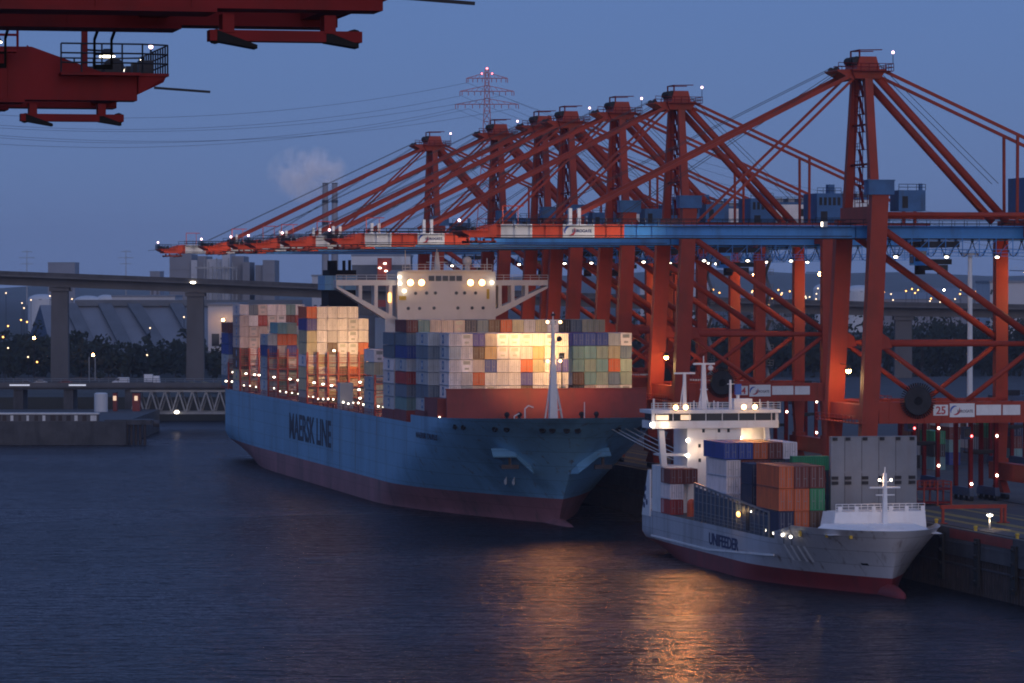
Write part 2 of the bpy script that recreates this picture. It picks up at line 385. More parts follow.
    for xx in (tip+5, tip+.3): b.box(xx, xx+.8, -2.8, 2.8, BB+.2, BB+.95, 1)
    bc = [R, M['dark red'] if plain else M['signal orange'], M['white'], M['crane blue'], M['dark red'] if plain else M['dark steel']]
    bo = b.build('boom', bc, root)
    if not plain:
        for y in (-4.22,):
            s = MB(); x0 = tip+16.0
            s.box(x0, x0+5.2, y-.03, y+.015, BB+.05, BT-.05, 0)
            swoosh(s, x0+1.1, y-.05, (BB+BT)/2, 1.75)
            text_mb(s, 'EUROGATE', .52, (x0+1.55, y-.04, BB+.82), (1,0,0), (0,0,1), .015, 2, 3.3, True)
            s.build('sign', [M['white'], M['black'], M['navy letters'], M['swoosh blue'], M['swoosh red']], bo)
        s = MB()
        for x in (tip+17.3, tip+18.8): s.box(x-.28, x+.28, -3.9, -3.1, BT, BT+2.7)
        s.build('stay_bracket', M['white'], bo)
    g = MB()
    for y in (-3.5, 3.5):
        g.box(-2.2, 50, y-.7, y+.7, BB, BT); g.box(-2.2, 50, y-.95, y+.95, BB-.12, BB-.004, 1)
    for i in range(6): g.box(3+i*9, 3.6+i*9, -2.8, 2.8, BB+.5, BT-.4, 1)
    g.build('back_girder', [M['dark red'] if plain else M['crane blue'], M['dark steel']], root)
    wk = MB()
    for y, o in ((-5.1, -1), (5.1, 1)):
        wk.box(tip+5, 50, y-.5, y+.5, BT-.3, BT-.22); wk.rail([(tip+5,y+.5*o,BT-.2),(50,y+.5*o,BT-.2)], 1.15, 2.2, .05)
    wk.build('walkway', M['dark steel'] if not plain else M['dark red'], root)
    # boom tip platform, stops and beacon
    t = MB()
    t.box(tip-1.25, tip-.02, -4.6, 4.6, BB+.98, BB+1.1); t.hexa([(tip-1.05,-4.4,BB+.75),(tip-.02,-4.4,BB+.25),(tip-.02,4.4,BB+.25),(tip-1.05,4.4,BB+.75)], [(tip-1.15,-4.5,BB+.979),(tip-.02,-4.5,BB+.979),(tip-.02,4.5,BB+.979),(tip-1.15,4.5,BB+.979)])
    t.box(tip-.02, tip+3.2, -5.1, -4.25, BB+.98, BB+1.1); t.box(tip-.02, tip+3.2, 4.25, 5.1, BB+.98, BB+1.1)
    t.rail([(tip+3.2,-5.1,BB+1.1),(tip-.1,-5.1,BB+1.1),(tip-1.2,-4.55,BB+1.1),(tip-1.2,4.55,BB+1.1),(tip-.1,5.1,BB+1.1),(tip+3.2,5.1,BB+1.1)], 1.15, .75, .035, 1, 3)
    for y in (-2.2, 0, 2.2): t.box(tip-.9, tip-.3, y-.35, y+.35, BB+1.1, BB+1.75, 1)
    for y in (-3.5, 3.5):
        t.tube((tip+.9,y-.35,BB+1.35), (tip+.9,y+.35,BB+1.35), .42, 14, 1)
    t.bar((tip-1.5, -2, BB+.85), (tip-3.9, -2, BB+.70), .10, .10, 1)
    t.build('tip_platform', [R if plain else M['signal orange'], M['dark steel']], root)
    t = MB()
    t.tube((tip+5.6,-4.6,BT), (tip+5.6,-4.6,BT+3.0), .09, 6, 0); t.tube((tip+5.6,-4.6,BT+3.0), (tip+9.2,-4.6,BT+3.0), .09, 6, 0); t.tube((tip+8.2,-4.6,BT+3.0), (tip+8.2,-4.6,BT), .06, 6, 0)
    t.build('davit', R if plain else M['signal orange'], root)
    for y in ((3.5,) if plain else (-3.5, 3.5)):
        hb = MB()
        for x in (tip+1.4, tip+4.2): hb.box(x-.16, x+.16, y-.35, y+.35, BB-.62, BB-.121, 0)
        hb.box(tip+.5, tip+4.7, y-.3, y+.3, BB-.85, BB-.55, 0); hb.hexa([(tip+.6,y-.32,BB-1.0),(tip+1.5,y-.32,BB-.86),(tip+1.5,y+.32,BB-.86),(tip+.6,y+.32,BB-1.0)], [(tip+.6,y-.32,BB-.9),(tip+1.5,y-.32,BB-.56),(tip+1.5,y+.32,BB-.56),(tip+.6,y+.32,BB-.9)], 1); hb.tube((tip+.7,y-.2,BB-.7), (tip+.7,y+.2,BB-.7), .22, 12, 1)
        hb.hexa([(tip+3.4,y-.32,BB-1.05),(tip+4.5,y-.32,BB-.86),(tip+4.5,y+.32,BB-.86),(tip+3.4,y+.32,BB-1.05)], [(tip+3.4,y-.32,BB-.95),(tip+4.5,y-.32,BB-.56),(tip+4.5,y+.32,BB-.56),(tip+3.4,y+.32,BB-.95)], 1); hb.tube((tip+4.5,y-.2,BB-.72), (tip+4.5,y+.2,BB-.72), .2, 12, 1)
        hb.build('buffer_beam', [R, M['black']], root)
    l = MB(); l.bar((tip-1.2,-4.6,BB+1.2), (tip-1.7,-4.6,BB+1.3), .06, .06, 0); l.tube((tip-1.7,-4.6,BB+1.1), (tip-1.7,-4.6,BT+.5), .05, 6, 0); l.ball((tip-1.7,-4.6,BT+.6), .25 if not plain else .10, 8, 1)
    l.build('beacon', [M['dark steel'], M['beacon']], root)
    if plain:
        for (x, y, z) in ((tip+.15, -4.9, BB+2.35), (tip+5.0, -4.9, BB+2.9)):
            l = MB(); l.tube((x+.9,y,z-.6), (x+.9,y,z+.25), .05, 6, 0); l.tube((x+.9,y,z+.25), (x,y,z+.2), .05, 6, 0); l.tube((x,y,z), (x,y,z+.3), .36, 16, 0, .16); l.tube((x,y,z-.05), (x,y,z), .33, 16, 1)
            l.build('floodlight', [M['dark steel'], M['white lamp']], root)
        l = MB(); l.ball((tip-1.3,-4.7,BB+2.1), .12, 8, 1); l.ball((tip-.6,-4.7,BB+1.75), .09, 8, 1); l.tube((tip-1.3,-4.66,BB+1.1), (tip-1.3,-4.66,BB+2.1), .04, 6, 0); l.tube((tip-.6,-4.66,BB+1.1), (tip-.6,-4.66,BB+1.75), .04, 6, 0); l.build('deck_lamp', [M['dark steel'], M['small lamp']], root)
        l = MB(); l.box(tip+1.1, tip+1.35, -4.2, -3.95, BB+1.1, BB+3.4); l.bar((tip+2.3,-4.9,BB+1.3), (tip+3.6,-4.9,BT+.6), .06, .06); l.bar((tip+2.6,-4.9,BB+1.2), (tip+3.9,-4.9,BT+.5), .06, .06); l.build('ladder', M['dark red'], root)
    # A-frame, head and stays
    for y in (-1, 1):
        k = MB(); k.bar((0, 7.5*y, 50.3), (0, 3.5*y, 72.2), 1.35, 1.5, 0, 1.2, 1.35); k.build('frame_post', R, root)
    k = MB()
    zc = 51
    while zc < 70:
        k.box(-.7, .7, -1.2, 1.2, zc, zc+.08); k.bar((0,-1.1,zc), (0,1.1,zc+3), .08, .5); k.rail([(-.7,-1.2,zc),(-.7,1.2,zc)], 1.1, 1.2, .05)
        zc += 3
    for x in (-.7, .7):
        for y in (-1.3, 1.3): k.tube((x,y,50.3), (x,y,71.9), .08, 5)
    k.bar((0,-6.2,57.5), (0,6.2,57.5), .35, .35); k.bar((0,-5,64.2), (0,5,64.2), .35, .35)
    k.build('ladder', M['dark red'], root)
    h = MB()
    h.hexa([(-2.4,-4.2,71.9),(2.0,-4.2,71.9),(2.0,4.2,71.9),(-2.4,4.2,71.9)], [(-3.0,-4.4,73.2),(2.9,-4.4,73.2),(2.9,4.4,73.2),(-3.0,4.4,73.2)])
    h.box(-3.0, 2.9, -4.4, 4.4, 73.2, 73.5); h.hexa([(-5.4,-3.6,73.15),(-2.4,-3.6,71.6),(-2.4,3.6,71.6),(-5.4,3.6,73.15)], [(-5.4,-3.6,73.4),(-2.4,-3.6,73.5),(-2.4,3.6,73.5),(-5.4,3.6,73.4)])
    h.hexa([(-1.9,-3.4,73.5),(2.2,-3.4,73.5),(2.2,3.4,73.5),(-1.9,3.4,73.5)], [(-1.2,-3.0,75.7),(1.7,-3.0,75.7),(1.7,3.0,75.7),(-1.2,3.0,75.7)], 0)
    for y in (-2.4, -.8, .8, 2.4): h.tube((-1.6,y-.2,75.0), (-1.6,y+.2,75.0), .75, 14, 1)
    for y in (-1.6, 1.6): h.tube((-4.9,y-.15,73.5), (-4.9,y+.15,73.5), .5, 12, 1)
    h.build('head', [R, M['dark steel']], root)
    h = MB(); h.box(-3.2, 4.0, -5.3, -4.45, 73.1, 73.2); h.box(-3.2, 4.0, 4.45, 5.3, 73.1, 73.2); h.box(2.95, 4.0, -4.45, 4.45, 73.1, 73.2)
    h.rail([(-5.2,-3.6,73.4),(-3.2,-5.3,73.2),(4.0,-5.3,73.2),(4.0,5.3,73.2),(-3.2,5.3,73.2)], 1.2, 1.2, .06)
    h.tube((-1.1,-2.4,75.7), (-1.1,-2.4,76.9), .16, 6); h.tube((-1.1,2.4,75.7), (-1.1,2.4,76.9), .16, 6); h.tube((-1.1,-2.4,76.8), (2.9,-2.4,76.9), .10, 6); h.tube((-1.1,2.4,76.8), (2.9,2.4,76.9), .10, 6)
    h.tube((-1.1,-2.4,76.8), (-1.1,2.4,76.8), .14, 6)
    h.build('head_platform', M['dark red'], root)
    l = MB(); l.tube((3.9,-5.2,74.3), (3.9,-5.2,76.1), .06, 6, 0); l.ball((3.9,-5.2,76.3), .26, 8, 1); l.build('beacon', [M['dark steel'], M['beacon']], root)
    for y in (-1, 1):
        k = MB(); k.bar((-2.6, 3.4*y, 72.6), (tip+17.5, 3.5*y, BT+1.0), .34, .62); k.build('outer_forestay', R, root)
        k = MB(); k.bar((-2.2, 3.1*y, 72.1), (-28, 3.5*y, BT+.6), .3, .42); k.build('inner_forestay', R, root)
        k = MB(); k.tube((1.7, 3.3*y, 72.2), (24.8, 3.5*y, BT+.8), .68, 10); k.build('back_leg', R, root, smooth=True)
        k = MB(); k.bar((2.8, 3.4*y, 73.3), (49, 3.5*y, 52.9), .3, .55); k.bar((26.8, 3.2*y, BT+.5), (26.8, 3.4*y, 62.5), .4, .45); k.bar((49, 3.5*y, BT), (49, 3.5*y, 52.9), .5, .6)
        k.build('backstay', R, root)
    k = MB()
    for y in (-1.6, 1.6):
        k.tube((-4.9,y,73.9), (tip+12,y,BT+1.2), .055, 5); k.tube((-4.6,y,73.0), (tip+26,y,BT+1.0), .055, 5); k.tube((2.5,y,74.6), (24,y,54.4), .055, 5)
    k.build('hoist_ropes', M['rope'], root)
    # machinery house, electric house, cap cabin
    k = MB(); k.box(28.0, 33.2, -4.6, 4.6, 49.3, 55.4, 0); k.box(33.2, 42.5, -4.6, 4.6, 49.3, 54.6, 0); k.box(33.6, 42.2, -4.66, -4.603, 49.9, 54.1, 1); k.box(30.6, 32.0, -3.6, -2.2, 55.4, 57.2, 0)
    k.box(28.8, 30.2, -4.66, -4.603, 49.6, 51.8, 2); k.box(35, 36.2, -4.69, -4.663, 50.4, 52.6, 2); k.box(38.6, 40.2, -4.69, -4.663, 51.6, 53.2, 2)
    for i in range(5): k.box(28.5+i*.95, 29.1+i*.95, -4.64, -4.603, 53.0, 54.6, 2)
    for i in range(3): k.box(34.5+i*2.6, 36+i*2.6, -2, 2, 54.6, 55.5, 3)
    k.box(27.4, 43, -5.6, 5.6, 49.0, 49.28, 2); k.rail([(27.4,-5.6,49.3),(43,-5.6,49.3)], 1.15, 1.6, .05, 2); k.rail([(28.1,-4.5,55.4),(33.1,-4.5,55.4)], 1.1, 1.2, .05, 2); k.rail([(33.3,-4.5,54.6),(42.4,-4.5,54.6)], 1.1, 1.4, .05, 2)
    k.build('machinery_house', [M['house blue'], M['white'], M['dark steel'], M['steel']], root)
    k = MB(); k.box(3.6, 8.3, -9.3, -4.6, 49.5, 53.0, 0); k.box(8.3, 8.8, -6.3, -5.6, 49.5, 54.2, 0); k.box(4.2, 5.2, -9.34, -9.303, 50, 52.0, 1); k.rail([(3.6,-9.3,53),(8.3,-9.3,53)], 1, 1.2, .05, 1)
    k.build('electric_house', [M['house blue'], M['dark steel']], root)
    k = MB(); k.box(-2.2, 2.3, -10.9, -8.3, 52.2, 54.5, 0); k.box(-2.3, 2.4, -11.0, -8.2, 54.5, 54.7, 0); k.build('cap_cabin', M['house blue'], root)
    # cable drum
    k = MB(); c = Vector((6.4, -11.1, 17.7)); n = 44
    k.tube(c-Vector((0,.2,0)), c+Vector((0,.2,0)), 2.35, 28, 0); k.tube(c-Vector((0,.45,0)), c+Vector((0,.5,0)), .7, 14, 1)
    for i in range(n):
        a = 2*math.pi*i/n; d = Vector((math.cos(a), 0, math.sin(a)))
        k.bar(c+d*2.3, c+d*3.05, .5, .11, 1)
    k.box(5.9, 6.9, -10.9, -10.5, 16, 18.5, 1)
    k.build('cable_drum', [M['dark steel'], M['black']], root)
    # trolley with cab and head block, festoon loops
    k = MB(); k.box(9, 16, -4.6, 4.6, BB-1.5, BB-.5, 0); k.box(7.2, 9.6, -6.6, -4.2, BB-4.6, BB-1.6, 1); k.box(7.15, 7.19, -6.5, -4.3, BB-4.2, BB-2.2, 2); k.box(7.4, 9.4, -6.64, -6.603, BB-3.9, BB-2.2, 2)
    for x in (9.6, 15.4):
        for y in (-3, 3): k.tube((x,y,BB-1.5), (x,y*.3,41.5), .05, 4, 3)
    k.box(9.2, 15.8, -1.2, 1.2, 40.6, 41.5, 0); k.box(11.9, 13.1, -6.0, 6.0, 39.6, 40.4, 0); k.box(11.6, 13.4, -6.1, -5.7, 38.9, 40.5, 0); k.box(11.6, 13.4, 5.7, 6.1, 38.9, 40.5, 0)
    k.build('trolley', [M['dark steel'], M['crane blue'], M['glass'], M['rope'], M['yellow']], root)
    k = MB()
    for i in range(15):
        x0 = 4+i*3; pts = [(x0+3*j/8, 5.9, BB-.3-2.7*(1-((j-4)/4)**2)) for j in range(9)]
        k.path(pts, .09, 5, 0); k.box(x0-.15, x0+.15, 5.6, 6.2, BB-.5, BB+.2, 0)
        k.box(x0-.06, x0+.06, -6.1, -5.98, BB-3.0, BB, 1); k.bar((x0,-6.05,BB-3), (x0+3,-6.05,BB-.3), .08, .08, 1)
    k.box(3, 50, -6.5, -5.6, BB-3.06, BB-2.98, 1); k.rail([(3,-6.5,BB-3),(50,-6.5,BB-3)], 1.1, 1.5, .05, 1)
    k.box(3, 50, 5.5, 6.3, BB-.3, BB-.16, 1)
    k.build('festoon', [M['rubber'], M['crane blue']], root)
    # lamps
    for i, x in enumerate((4, 13, 22, 31, 40)):
        k = MB()
        k.box(x-.5, x+.5, -6.9, -6.2, BB-3.05, BB-2.75, 0); k.ball((x, -6.55, BB-3.2), .36, 8, 1, (1,1,.5))
        lo = k.build('girder_lamp', [M['dark steel'], M['white lamp']], root)
    k = MB(); k.bar((-.9, 9.2, 23.6), (-.9, 4.2, 23.4), .12, .12, 0); k.hexa([(-1.4,3.6,22.6),(-.4,3.6,22.6),(-.4,4.6,22.6),(-1.4,4.6,22.6)], [(-1.2,3.8,23.3),(-.6,3.8,23.3),(-.6,4.4,23.3),(-1.2,4.4,23.3)], 0); k.ball((-.9,4.1,22.45), .45, 8, 1)
    lm = k.build('leg_lamp', [M['dark steel'], M['hot lamp']], root)
    light('lamp_light', 'POINT', (-4.6, 1.0, 21.0), 1700, (1, .62, .24), lm, .5)
    k = MB(); k.bar((30, 9.2, 39.6), (32, 6, 39.5), .12, .12, 0); k.ball((32,6,39.2), .4, 8, 1)
    lm = k.build('leg_lamp', [M['dark steel'], M['hot lamp']], root)
    light('lamp_light', 'POINT', (34, 2, 34), 1900, (1, .62, .24), lm, .5)
    if not plain:
        k = MB(); k.bar((-10, -5.6, BT-.3), (-10, -11.2, BT-.1), .22, .22, 0); k.bar((-8, -5.6, BT-.3), (-10, -10.5, BT-.1), .12, .12, 0); k.box(-10.5, -9.7, -11.9, -11.1, BT-.4, BT+.5, 0); k.box(-10.6, -10.5, -11.8, -11.2, BT-.3, BT+.4, 1)
        lm = k.build('boom_floodlight', [M['steel'], M['small lamp']], root)
        light('boom_floodlight_beam', 'SPOT', (-10.9, -11.6, BT), 130000, (1,.82,.70), lm, .4, (tip+9, -4.5, BB+1), 19, 1.0)
    return root

def crane_at(x):
    v = 207*CT; u = on_v(x, v)
    return W(u, v, QZ)
xs = (861, 676, 617.5, 567, 541, 497, 432)
G = 'red quay cranes in a row along the terminal'
names = ['nearest and largest red quay crane, standing behind the small grey feeder ship',
         'second red quay crane along the quay, behind the feeder\'s white bridge',
         'third red quay crane of the row, at the blue ship\'s bow',
         'fourth red quay crane of the row, above the bow containers',
         'fifth red quay crane of the row, close beside the fourth one',
         'sixth red quay crane of the row, in front of the lattice pylon',
         'farthest and smallest red quay crane, its boom tip reaching over the bridge']
nums = ('25', '24')
lens = (69.0, 69.5, 70.5, 70.5, 71, 71, 72.5)
for i, x in enumerate(xs):
    if i < 2: cr = make_crane(names[i], G, length=lens[i], number=nums[i]); p = cr if i else None
    if i == 2: proto = make_crane(names[i], G, length=71, number='23'); cr = proto
    if i > 2: cr = dup(proto, (0,0,0), TH, names[i], G)
    cr.location = crane_at(x)

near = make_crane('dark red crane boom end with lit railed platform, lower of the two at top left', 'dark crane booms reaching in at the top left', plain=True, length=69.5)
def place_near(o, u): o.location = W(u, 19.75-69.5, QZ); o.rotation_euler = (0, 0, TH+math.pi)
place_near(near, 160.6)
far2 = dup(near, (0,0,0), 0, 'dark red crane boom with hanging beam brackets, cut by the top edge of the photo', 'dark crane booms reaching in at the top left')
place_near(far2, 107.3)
for nr in (near, far2):
    for ch in nr.children:
        if ch.name.startswith('leg_lamp'):
            for l in ch.children: l.data = l.data.copy(); l.data.energy = 500
for x in (-63.2, -60.1):
    k = MB()
    for xx in (x, x+.5): k.bar((xx,-5.2,BB-.28), (xx,-5.2,BB-1.1), .07, .07)
    k.bar((x-.03,-5.2,BB-.72), (x+.53,-5.2,BB-.72), .07, .07); k.bar((x-.03,-5.2,BB-1.1), (x+.53,-5.2,BB-1.1), .07, .14); k.bar((x,-5.2,BB-.3), (x,-4.3,BB-.06), .07, .07); k.bar((x+.5,-5.2,BB-.3), (x+.5,-4.3,BB-.06), .07, .07)
    k.build('hanging_frame', M['black'], far2)
# ------------------------------------------------------------------ containers
PAL = dict(white=(.74,.68,.70), grey=(.42,.45,.49), slate=(.13,.18,.25), blue=(.030,.065,.30), navy=(.014,.022,.075), maroon=(.17,.032,.026),
           orange=(.62,.13,.035), red=(.38,.035,.03), green=(.02,.22,.09), teal=(.18,.33,.34), cream=(.58,.50,.33), violet=(.085,.075,.33),
           brown=(.14,.075,.05), pink=(.52,.42,.40), tan=(.48,.30,.14), mint=(.33,.42,.36), dark=(.03,.03,.035))
CNAME = dict(white='white', grey='pale grey', slate='slate blue', blue='blue', navy='navy', maroon='maroon', orange='orange', red='red', green='green', teal='teal',
             cream='cream', violet='violet', brown='brown', pink='pinkish', tan='tan', mint='pale green', dark='dark')
_cm = {}
def container_mesh(L, h, style):
    key = (round(L,2), round(h,3), style)
    if key in _cm: return _cm[key]
    m = MB(); w = 2.36/2; fr = .16
    for x in (-w+fr/2, w-fr/2):                    # corner posts
        for y in (-L/2+fr/2, L/2-fr/2): m.cbox((x, y, h/2), (fr, fr, h))
    for x in (-w+.06, w-.06):
        m.cbox((x, 0, .08), (.12, L-2*fr, .16)); m.cbox((x, 0, h-.06), (.12, L-2*fr, .12))
    for y in (-L/2+.07, L/2-.07):
        m.cbox((0, y, .09), (2*w-2*fr, .14, .18)); m.cbox((0, y, h-.07), (2*w-2*fr, .14, .14))
    n = max(6, int(L*2.6)); st = (L-2*fr)/n        # corrugated sides
    for sgn in (-1, 1):
        prev = None
        for i in range(n+1):
            for (dy, dx) in ((0, .10), (st*.42, .10), (st*.5, .045), (st*.92, .045)) if i < n else ((0, .10),):
                y = -L/2+fr+i*st+dy; x = sgn*(w-dx)
                if prev: m.quad((prev[0],prev[1],.16), (x,y,.16), (x,y,h-.12), (prev[0],prev[1],h-.12))
                prev = (x, y)
    m.box(-w+fr, w-fr, -L/2+fr, L/2-fr, h-.09, h-.03)
    m.quad((-w+fr,-L/2+.12,.18), (w-fr,-L/2+.12,.18), (w-fr,-L/2+.12,h-.14), (-w+fr,-L/2+.12,h-.14))
    m.quad((-w+fr,L/2-.12,.18), (-w+fr,L/2-.12,h-.14), (w-fr,L/2-.12,h-.14), (w-fr,L/2-.12,.18))
    if style in ('door', 'emblem', 'sided'):
        for x in (-.82, -.35, .35, .82): m.tube((x,-L/2+.05,.2), (x,-L/2+.05,h-.16), .035, 5, 1)
        m.box(-.02, .02, -L/2+.06, -L/2+.12, .18, h-.14, 2)
        for x in (-.58, .58): m.box(x-.2, x+.2, -L/2+.03, -L/2+.07, h*.42, h*.42+.06, 1)
    else:                                          # reefer unit with fan grille
        m.box(-w+fr+.05, w-fr-.05, -L/2+.04, -L/2+.12, .25, h*.5, 0); m.box(-.45, .45, -L/2+.02, -L/2+.035, .5, h*.36, 1); m.box(-.7, .7, -L/2+.07, -L/2+.115, h*.62, h*.9, 1)
    if style == 'emblem':                          # square mark with a seven-pointed star on the side and end
        for sg in (-1,):
            x = sg*(w-.03); c = (0, h*.52); r = .85
            m.box(x-.012, x+.012, -r, r, c[1]-r, c[1]+r, 3)
            pts = []
            for i in range(14):
                a = math.pi/2+math.pi*i/7; q = .7 if i % 2 == 0 else .33
                pts.append((x-.02, q*math.cos(a), c[1]+q*math.sin(a)))
            for i in range(14): m.face([(x-.02, 0, c[1]), pts[(i+1) % 14], pts[i]], 4)
    me = m.mesh('container', [M['container'], M['steel'], M['black'], M['emblem'], M['white']])
    _cm[key] = me
    return me
def container(colname, u, v, z, label, group, L=12.19, h=2.6, style='door', rot=TH):
    """u, v: middle of the end that faces the camera"""
    o = bpy.data.objects.new('container', container_mesh(L, h, style)); COL.objects.link(o)
    p = W(u+L/2, v, z) if rot == TH else W(u, v, z)
    o.location = p; o.rotation_euler = (0, 0, rot)
    c = PAL[colname]; j = 1+random.uniform(-.07, .07)
    o.color = (min(1,c[0]*j), min(1,c[1]*j), min(1,c[2]*j), 1)
    return tag(o, label, 'container', group)
ORD = ['zeroth','top','second','third','fourth','fifth','sixth','seventh','eighth','ninth','tenth','eleventh','twelfth','thirteenth','fourteenth','fifteenth','sixteenth','seventeenth','eighteenth']
def lab(c, tier, col, where):
    t = 'top tier' if tier == 1 else f'{ORD[tier]} tier down'
    k = 'first column' if col == 1 else f'{ORD[col]} column'
    return f'{CNAME[c]} container, {t}, {k} from seaward, {where}'

# ------------------------------------------------------------------ hull
def loft(mats_at, L, B, zs, stem, entry, pw, stern_end, stern_w, nst=44, tail=60):
    """mats_at(z) gives the material index; t is the distance aft of the stem head, local y = t, x = half breadth"""
    m = MB(); rows = []
    for z in zs:
        row = []
        a, e = stem(z), stern_end(z)
        for i in range(nst+1):
            q = i/nst
            t = a+(e-a)*(q**1.9)
            tf = entry(z); r = max(0, (tf-t)/(tf-a)); b = B*(1-min(1, r)**pw(z)[0])**pw(z)[1]
            if t > e-tail:
                k = (t-(e-tail))/tail; b *= 1-(1-stern_w(z))*k**2.2
            row.append((b, t, z))
        rows.append(row)
    n = nst+1
    for s in (-1, 1):
        k = len(m.v)
        for row in rows: m.v += [(s*b, t, z) for b, t, z in row]
        for j in range(len(zs)-1):
            for i in range(nst):
                q = (k+j*n+i, k+j*n+i+1, k+(j+1)*n+i+1, k+(j+1)*n+i)
                m.f.append(q if s > 0 else q[::-1]); m.m.append(mats_at((zs[j]+zs[j+1])/2))
    for j in range(len(zs)-1):                      # transom
        a, b = rows[j][-1], rows[j+1][-1]
        m.quad((-a[0],a[1],a[2]), (a[0],a[1],a[2]), (b[0],b[1],b[2]), (-b[0],b[1],b[2]), mats_at((zs[j]+zs[j+1])/2))
    return m, rows

# ------------------------------------------------------------------ the big blue container ship
VM = 173.6
BM = 21.0
yt = lambda u: u - UM                              # distance aft of the stem head
UM = (722.0 - VM*ST)/CT
ship = thing('container_ship', 'huge light blue container ship with stacked decks, moored under the red cranes', 'ship', W(UM, VM, 0))
ZD, LM = 18.4, 325
def stemM(z): return 24.0*(1-max(0, min(1, z/21.4))**1.35) if z > 0 else 24.0
def lerp(a, b, t): return a+(b-a)*t
def tfM(z): return lerp(104, 33, max(0, min(1, z/21.4))**1.1)
def pwM(z):
    q = (max(0, min(21.4, z))/21.4)**1.4
    return lerp(1.5, 2.4, q), lerp(1.0, .55, q)
hm, rowsM = loft(lambda z: 1 if z < 5 else 0, LM, BM, [-2, 0, 1.2, 2.5, 3.8, 5.0, 5.02, 7, 9, 11, 13, 15, 16.8, ZD], stemM,
    tfM, pwM,
    lambda z: LM-lerp(18, 0, min(1, max(0, z+1)/5.5)), lambda z: lerp(.55, .97, min(1, max(0, z+2)/8)), 56, 75)
# bulbous bow
def bulb(mb, y0, z0, L, r, n=10, mi=1):
    k = len(mb.v); R = 9
    for i in range(R+1):
        q = i/R; rr = r*math.sqrt(max(0, 1-(1-q)**2.4)); y = y0+L*q
        for j in range(n): a = 2*math.pi*j/n; mb.v.append((rr*.72*math.cos(a), y, z0+rr*math.sin(a)))
    for i in range(R):
        for j in range(n): mb.f.append((k+i*n+j, k+i*n+(j+1) % n, k+(i+1)*n+(j+1) % n, k+(i+1)*n+j)); mb.m.append(mi)
bulb(hm, 8.5, -2.0, 26, 3.3)
hull = hm.build('hull', [M['ship blue'], M['antifouling']], ship, smooth=True)
for p in hull.data.polygons: p.use_smooth = True
top = rowsM[-1]
dk = MB()
for i in range(len(top)-1):
    a, b = top[i], top[i+1]; dk.quad((-a[0],a[1],ZD-.02), (a[0],a[1],ZD-.02), (b[0],b[1],ZD-.02), (-b[0],b[1],ZD-.02))
dk.build('deck', M['deck red'], ship)
# forecastle bulwark, following the flare
bw = MB(); zt = lambda t: 20.0+1.4*max(0, 1-t/66)**1.6
def halfM(t, z):
    a = stemM(z); tf = tfM(z); p = pwM(z)
    r = max(0, (tf-t)/(tf-a)); return BM*(1-min(1, r)**p[0])**p[1]
for s in (-1, 1):
    prev = None
    for i in range(41):
        q = (i/40)**1.9; col = []
        for zf in (0, .5, 1):
            t0 = 66*q; z = lerp(ZD, zt(t0), zf); a = stemM(z); t = a+(66-a)*q
            col.append((s*halfM(t, z), t, z))
        inner = [(x-s*min(.25, abs(x)), y+.1, z) for x, y, z in col]
        if prev:
            for k in range(2):
                f = (prev[0][k], col[k], col[k+1], prev[0][k+1]); bw.quad(*(f if s > 0 else f[::-1]))
                f = (prev[1][k], prev[1][k+1], inner[k+1], inner[k]); bw.quad(*(f if s > 0 else f[::-1]), 1)
            f = (prev[0][2], col[2], inner[2], prev[1][2]); bw.quad(*(f if s > 0 else f[::-1]))
        prev = (col, inner)
bwo = bw.build('bulwark', [M['ship blue'], M['deck red']], ship, smooth=True)
# mooring openings along the bulwark
for xp in (455, 463, 495, 507, 542, 553, 566, 580):
    best = None
    for i in range(400):
        t = 2+i*.16; z = 19.2; b = -halfM(t, z)
        u = UM+t; v = VM+b; s = sc_of(u, v); x = 512+(-u*ST+v*CT)*s
        if best is None or abs(x-xp) < best[0]: best = (abs(x-xp), t, b)
    _, t, b = best
    for sg in ((-1,) if xp > 545 else (-1, 1)):
        b1 = -sg*b*(-1); p = Vector((sg*abs(b), t, 19.0)); d = (Vector((sg*halfM(t+.8,19.0), t+.8, 19.0))-Vector((sg*halfM(t-.8,19.0), t-.8, 19.0))).normalized()
        n = Vector((d.y, -d.x, -.35)).normalized()
        if n.x*sg < 0 and abs(n.x) > .05: n = -n
        k = MB(); k.tube(p-n*.25, p+n*.16, .62, 10, 0); k.tube(p+n*.12, p+n*.22, .40, 10, 1)
        k.build('fairlead', [M['dark steel'], M['black']], bwo)
